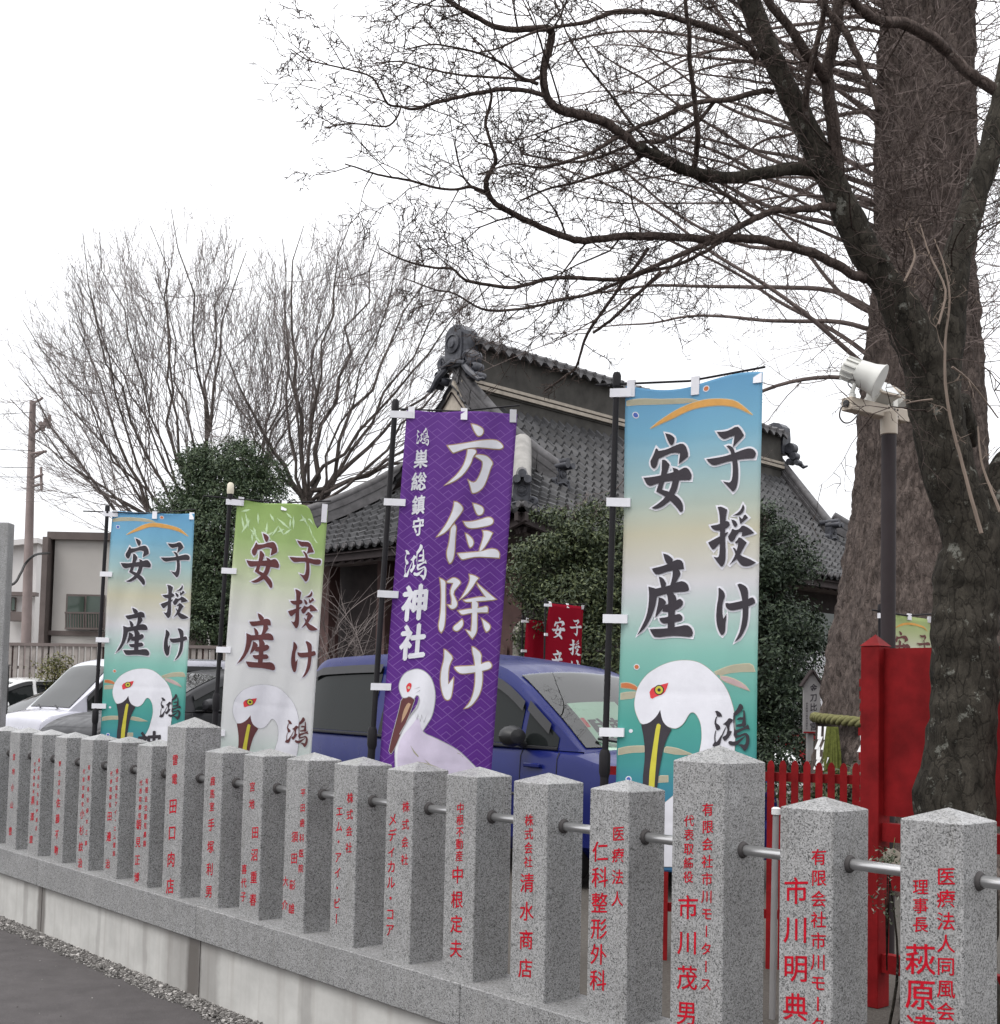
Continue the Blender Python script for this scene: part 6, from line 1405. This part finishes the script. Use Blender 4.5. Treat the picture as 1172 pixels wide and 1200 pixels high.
# ------------------------------------------------------------------ parking card in the blue minivan's windscreen
_, VRM, VC, Vyw, Vzb = VANR
def screen_pt(s, q, off):
    """s runs up the windscreen in curve steps, q across it (-1 the near side)"""
    i = min(len(VC) - 2, int(s)); c = VC[i].lerp(VC[i + 1], s - i); t = VC[i + 1] - VC[i]; nrm = Vector((-t.y, 0, t.x)).normalized()
    if nrm.z < 0: nrm = -nrm
    return VRM @ (Vector((c.x, Vyw(c.y, c.x) * q, c.y + 0.05 * (1 - q * q) * min(1, (c.y - Vzb(c.x)) * 3))) + nrm * off)
pk = empty('parking_card', screen_pt(4, 0.2, 0), 'pale green card with black writing in the windscreen of the blue minivan', 'card')
mb = MB(); mb.grid([[screen_pt(0.5 + 7.6 * i / 8, -0.66 + 0.74 * j / 12, 0.006) for j in range(13)] for i in range(9)], 9, 13); mb.build('sheet', M['card'], pk, smooth='all')
mb = MB(); cf = lambda x, y: screen_pt(0.5 + 7.6 * y, -0.66 + 0.74 * x, 0.0072)
for k, ch in enumerate('駐車'):
    for ox in (-.016, 0, .016): put(mb, ch, lambda a, b: cf(0.27 + 0.35 * k + ox + a * 0.33, 0.44 + b * 0.5), 0, 0, 1.0, 0.012, 1.0, 0.0)
mb.build('writing', M['ink'], pk, fix=False)
mb = MB(); mb.grid([[cf(0.005 + 0.075 * i, 0.5 + 0.2 * j) for j in range(2)] for i in range(2)], 2, 2); mb.build('red_mark', M['red_ink'], pk)
# ------------------------------------------------------------------ far left: house, slatted fence, utility pole, stone pillar
HY = 30.0
hs = empty('house', at(110, 790, HY) * Vector((1, 1, 0)) + Vector((0, 0, YZ)), 'beige flat roofed house with a brown corner column and one wide window', 'house')
def face_box(name, x0, y0, x1, y1, Y, depth, mat, parent, label=None):
    a, b = at(x0, y1, Y), at(x1, y0, Y); mb = MB(); mb.box(((a.x + b.x) / 2, Y * KY + depth / 2, (a.z + b.z) / 2), (b.x - a.x, depth, b.z - a.z)); return mb.build(name, mat, parent, label=label)
face_box('wall', 57, 632, 205, 815, HY, 7, M['house'], hs)
face_box('parapet', 55, 626, 206, 631.6, HY - .12, 7.2, M['brown_trim'], hs)
face_box('corner_column', 42, 629, 56.4, 815, HY - .3, 1.2, M['brown_trim'], hs)
w_ = face_box('window', 76, 697, 122, 737, HY - .07, .1, M['brown_trim'], hs); face_box('pane', 78, 699, 98.6, 735.5, HY - .1, .06, M['window'], w_); face_box('pane', 100, 699, 120.5, 735.5, HY - .1, .06, M['window'], w_)
mb = MB()
for k in range(16):
    a = at(77 + 45 * k / 15, 737, HY - .35); b = at(77 + 45 * k / 15, 718, HY - .35); mb.tube([a, b], 0.02, 4)
mb.tube([at(76, 718, HY - .35), at(122, 718.6, HY - .35)], 0.035, 4); mb.tube([at(76, 736.5, HY - .35), at(122, 737, HY - .35)], 0.035, 4); mb.build('window_rail', M['brown_trim'], hs)
face_box('sill_band', 50, 742, 206, 744, HY - .05, .1, M['brown_trim'], hs)
h2 = empty('house', at(10, 790, 36) * Vector((1, 1, 0)) + Vector((0, 0, YZ)), 'pale house with dark windows and a small balcony, at the far left edge', 'house')
face_box('wall', -70, 636, 44, 815, 36, 7, M['house_white'], h2)
mb = MB(); a, b, c = at(-70, 640, 35.7), at(44, 630, 35.7), at(44, 636, 35.7); d = at(-70, 648, 35.7); t = Vector((0, 7.5, 0)); mb.add([a, b, c, d, a + t, b + t, c + t, d + t], [(0, 1, 2, 3), (7, 6, 5, 4), (0, 4, 5, 1), (1, 5, 6, 2), (2, 6, 7, 3), (3, 7, 4, 0)]); mb.build('roof_edge', M['house_white'], h2)
for x0, x1 in ((4, 11), (12.5, 18)): 
    f_ = face_box('window', x0, 700, x1, 716, 35.9, .12, M['brown_trim'], h2); face_box('pane', x0 + .8, 701, x1 - .8, 715, 35.84, .06, M['window'], f_)
face_box('balcony', 2, 717, 26, 727, 35.4, .5, M['brown_trim'], h2); face_box('cornice', 0, 694, 42, 697.5, 35.7, .3, M['brown_trim'], h2)
# slatted fence
F0, F1 = at(10, 800, 23.6), at(345, 800, 22.6); F0.z = F1.z = 0
fz = at(60, 757, 23.4).z; fd = (F1 - F0); FL = fd.length; fang = math.atan2(fd.y, fd.x); SMx = Matrix.Translation((F0.x, F0.y, 0)) @ Matrix.Rotation(fang, 4, 'Z')
fe = empty('slatted_fence', (F0.x, F0.y, YZ), 'grey fence of close upright wooden slats behind the parked cars', 'fence', None, fang)
mb = MB(); n = int(FL / 0.15); rng.seed(6)
for k in range(n): mb.box((k * .15, rng.uniform(-.004, .004), (YZ + fz) / 2 + rng.uniform(-.01, .01)), (.098, .03, fz - YZ), SMx)
mb.build('slats', M['fence_wood'], fe)
for z in (fz + .03, 0.6, fz - .5):
    mb = MB(); mb.box((FL / 2, .04 if z < fz else 0, z), (FL, .04 if z < fz else .12, .07), SMx); mb.build('rail', M['brown_trim'], fe)
for x in (0, FL * .34, FL * .62, FL * .69): mb = MB(); mb.box((x, .08, (YZ + fz) / 2), (.13, .1, fz - YZ + .04), SMx); mb.build('post', M['brown_wall'], fe)
p = at(6, 800, 20.0); bp = empty('gate_post', (p.x, p.y, YZ), 'short black post beside the left end of the slatted fence', 'post'); mb = MB(); mb.box((p.x, p.y, (YZ + at(6, 780, 20).z) / 2), (.11, .11, at(6, 780, 20).z - YZ), ch=.01); mb.build('shaft', M['trim'], bp)
mb = MB(); mb.box((p.x, p.y, at(6, 780, 20).z + .012), (.14, .14, .02), ch=.004); mb.build('cap', M['trim'], bp)
# granite pillar at the left edge
p = at(1, 700, 15.2); gp = empty('stone_pillar', (p.x, p.y, YZ), 'tall square granite pillar cut by the left edge of the photo', 'pillar'); zt2 = at(1, 613, 15.2).z; wd = 0.23
mb = MB(); mb.box((p.x, p.y, (YZ + zt2) / 2), (wd, wd, zt2 - YZ), ch=.012); mb.build('shaft', M['granite'], gp)
mb = MB(); mb.box((p.x, p.y, YZ + .25), (.5, .5, .5), ch=.02); mb.build('base', M['granite'], gp)
# utility pole and wires
UY = 28.0; ut = empty('utility_pole', at(36, 790, UY) * Vector((1, 1, 0)) + Vector((0, 0, YZ)), 'brown concrete utility pole with brackets and a street lamp arm', 'utility pole')
b_, t_ = at(32, 760, UY), at(38.5, 470, UY); b_ = Vector((b_.x, UY * KY, YZ)); mb = MB(); mb.tube([b_, (b_ + t_) / 2, t_], [.15, .125, .085], 12); mb.build('shaft', M['concrete_pole'], ut, smooth=True)
mb = MB(); mb.tube([at(38.5, 475, UY), at(40, 472, UY - .1), at(46, 469, UY - .2), at(50, 466, UY - .25)], [.03, .03, .04, .035], 6); mb.build('lamp_arm', M['concrete_pole'], ut)
for (x0, y0, x1, y1) in ((41, 507, 58, 496), (36, 532, 54, 529), (40, 536, 52, 529), (40, 560, 50, 556), (39, 570, 50, 567), (48, 548, 48.6, 574)):
    mb = MB(); mb.tube([at(x0, y0, UY - .1), at(x1, y1, UY - .3)], .04, 5); mb.build('bracket', M['concrete_pole'], ut)
mb = MB()
for x, y in ((48, 498), (53, 494), (58, 490), (51, 501), (57, 498)): c = at(x, y, UY - .3); mb.lathe([(.02, -.1), (.06, -.08), (.04, -.03), (.06, 0), (.04, .05), (.05, .08), (.02, .1)], 10, Matrix.Translation(c))
mb.box(tuple(at(53, 497, UY - .3)), (.34, .12, .09)); mb.build('insulator', M['concrete_pole'], ut)
for k, (y0, y1, lab) in enumerate(((487, 483, 'uppermost thin wire reaching the utility pole from the left edge'), (522, 528, 'second thin wire from the top, left of the utility pole'), (544, 548, 'third thin wire from the top, left of the utility pole'), (556, 559, 'lowest thin wire left of the utility pole'))):
    w = empty('overhead_wire', at(36, y1, UY), lab, 'wire', 'wires left of the utility pole'); mb = MB(); a, b = at(-60, y0 - 4, UY - 3), at(37.5, y1, UY - .1); mb.tube([a, (a * 2 + b) / 3 - Vector((0, 0, .05)), (a + b * 2) / 3 - Vector((0, 0, .05)), b], .012, 4); mb.build('cable', M['wire'], w)
w = empty('overhead_wire', at(5, 686, UY), 'thick black cable hanging in a curve between the granite pillar and the brown house column', 'wire', None); mb = MB(); mb.tube(catmull([at(-30, 690, UY - 1), at(12, 686, UY - .6), at(24, 672, UY - .4), at(30, 660, UY - .2), at(42, 650, UY - .2), at(58, 648, HY - .4)], 5), .035, 5); mb.build('cable', M['wire'], w)

# ------------------------------------------------------------------ tidy up the helper used for lettering
COL.objects.unlink(_to); bpy.data.objects.remove(_to); bpy.data.curves.remove(_tc)
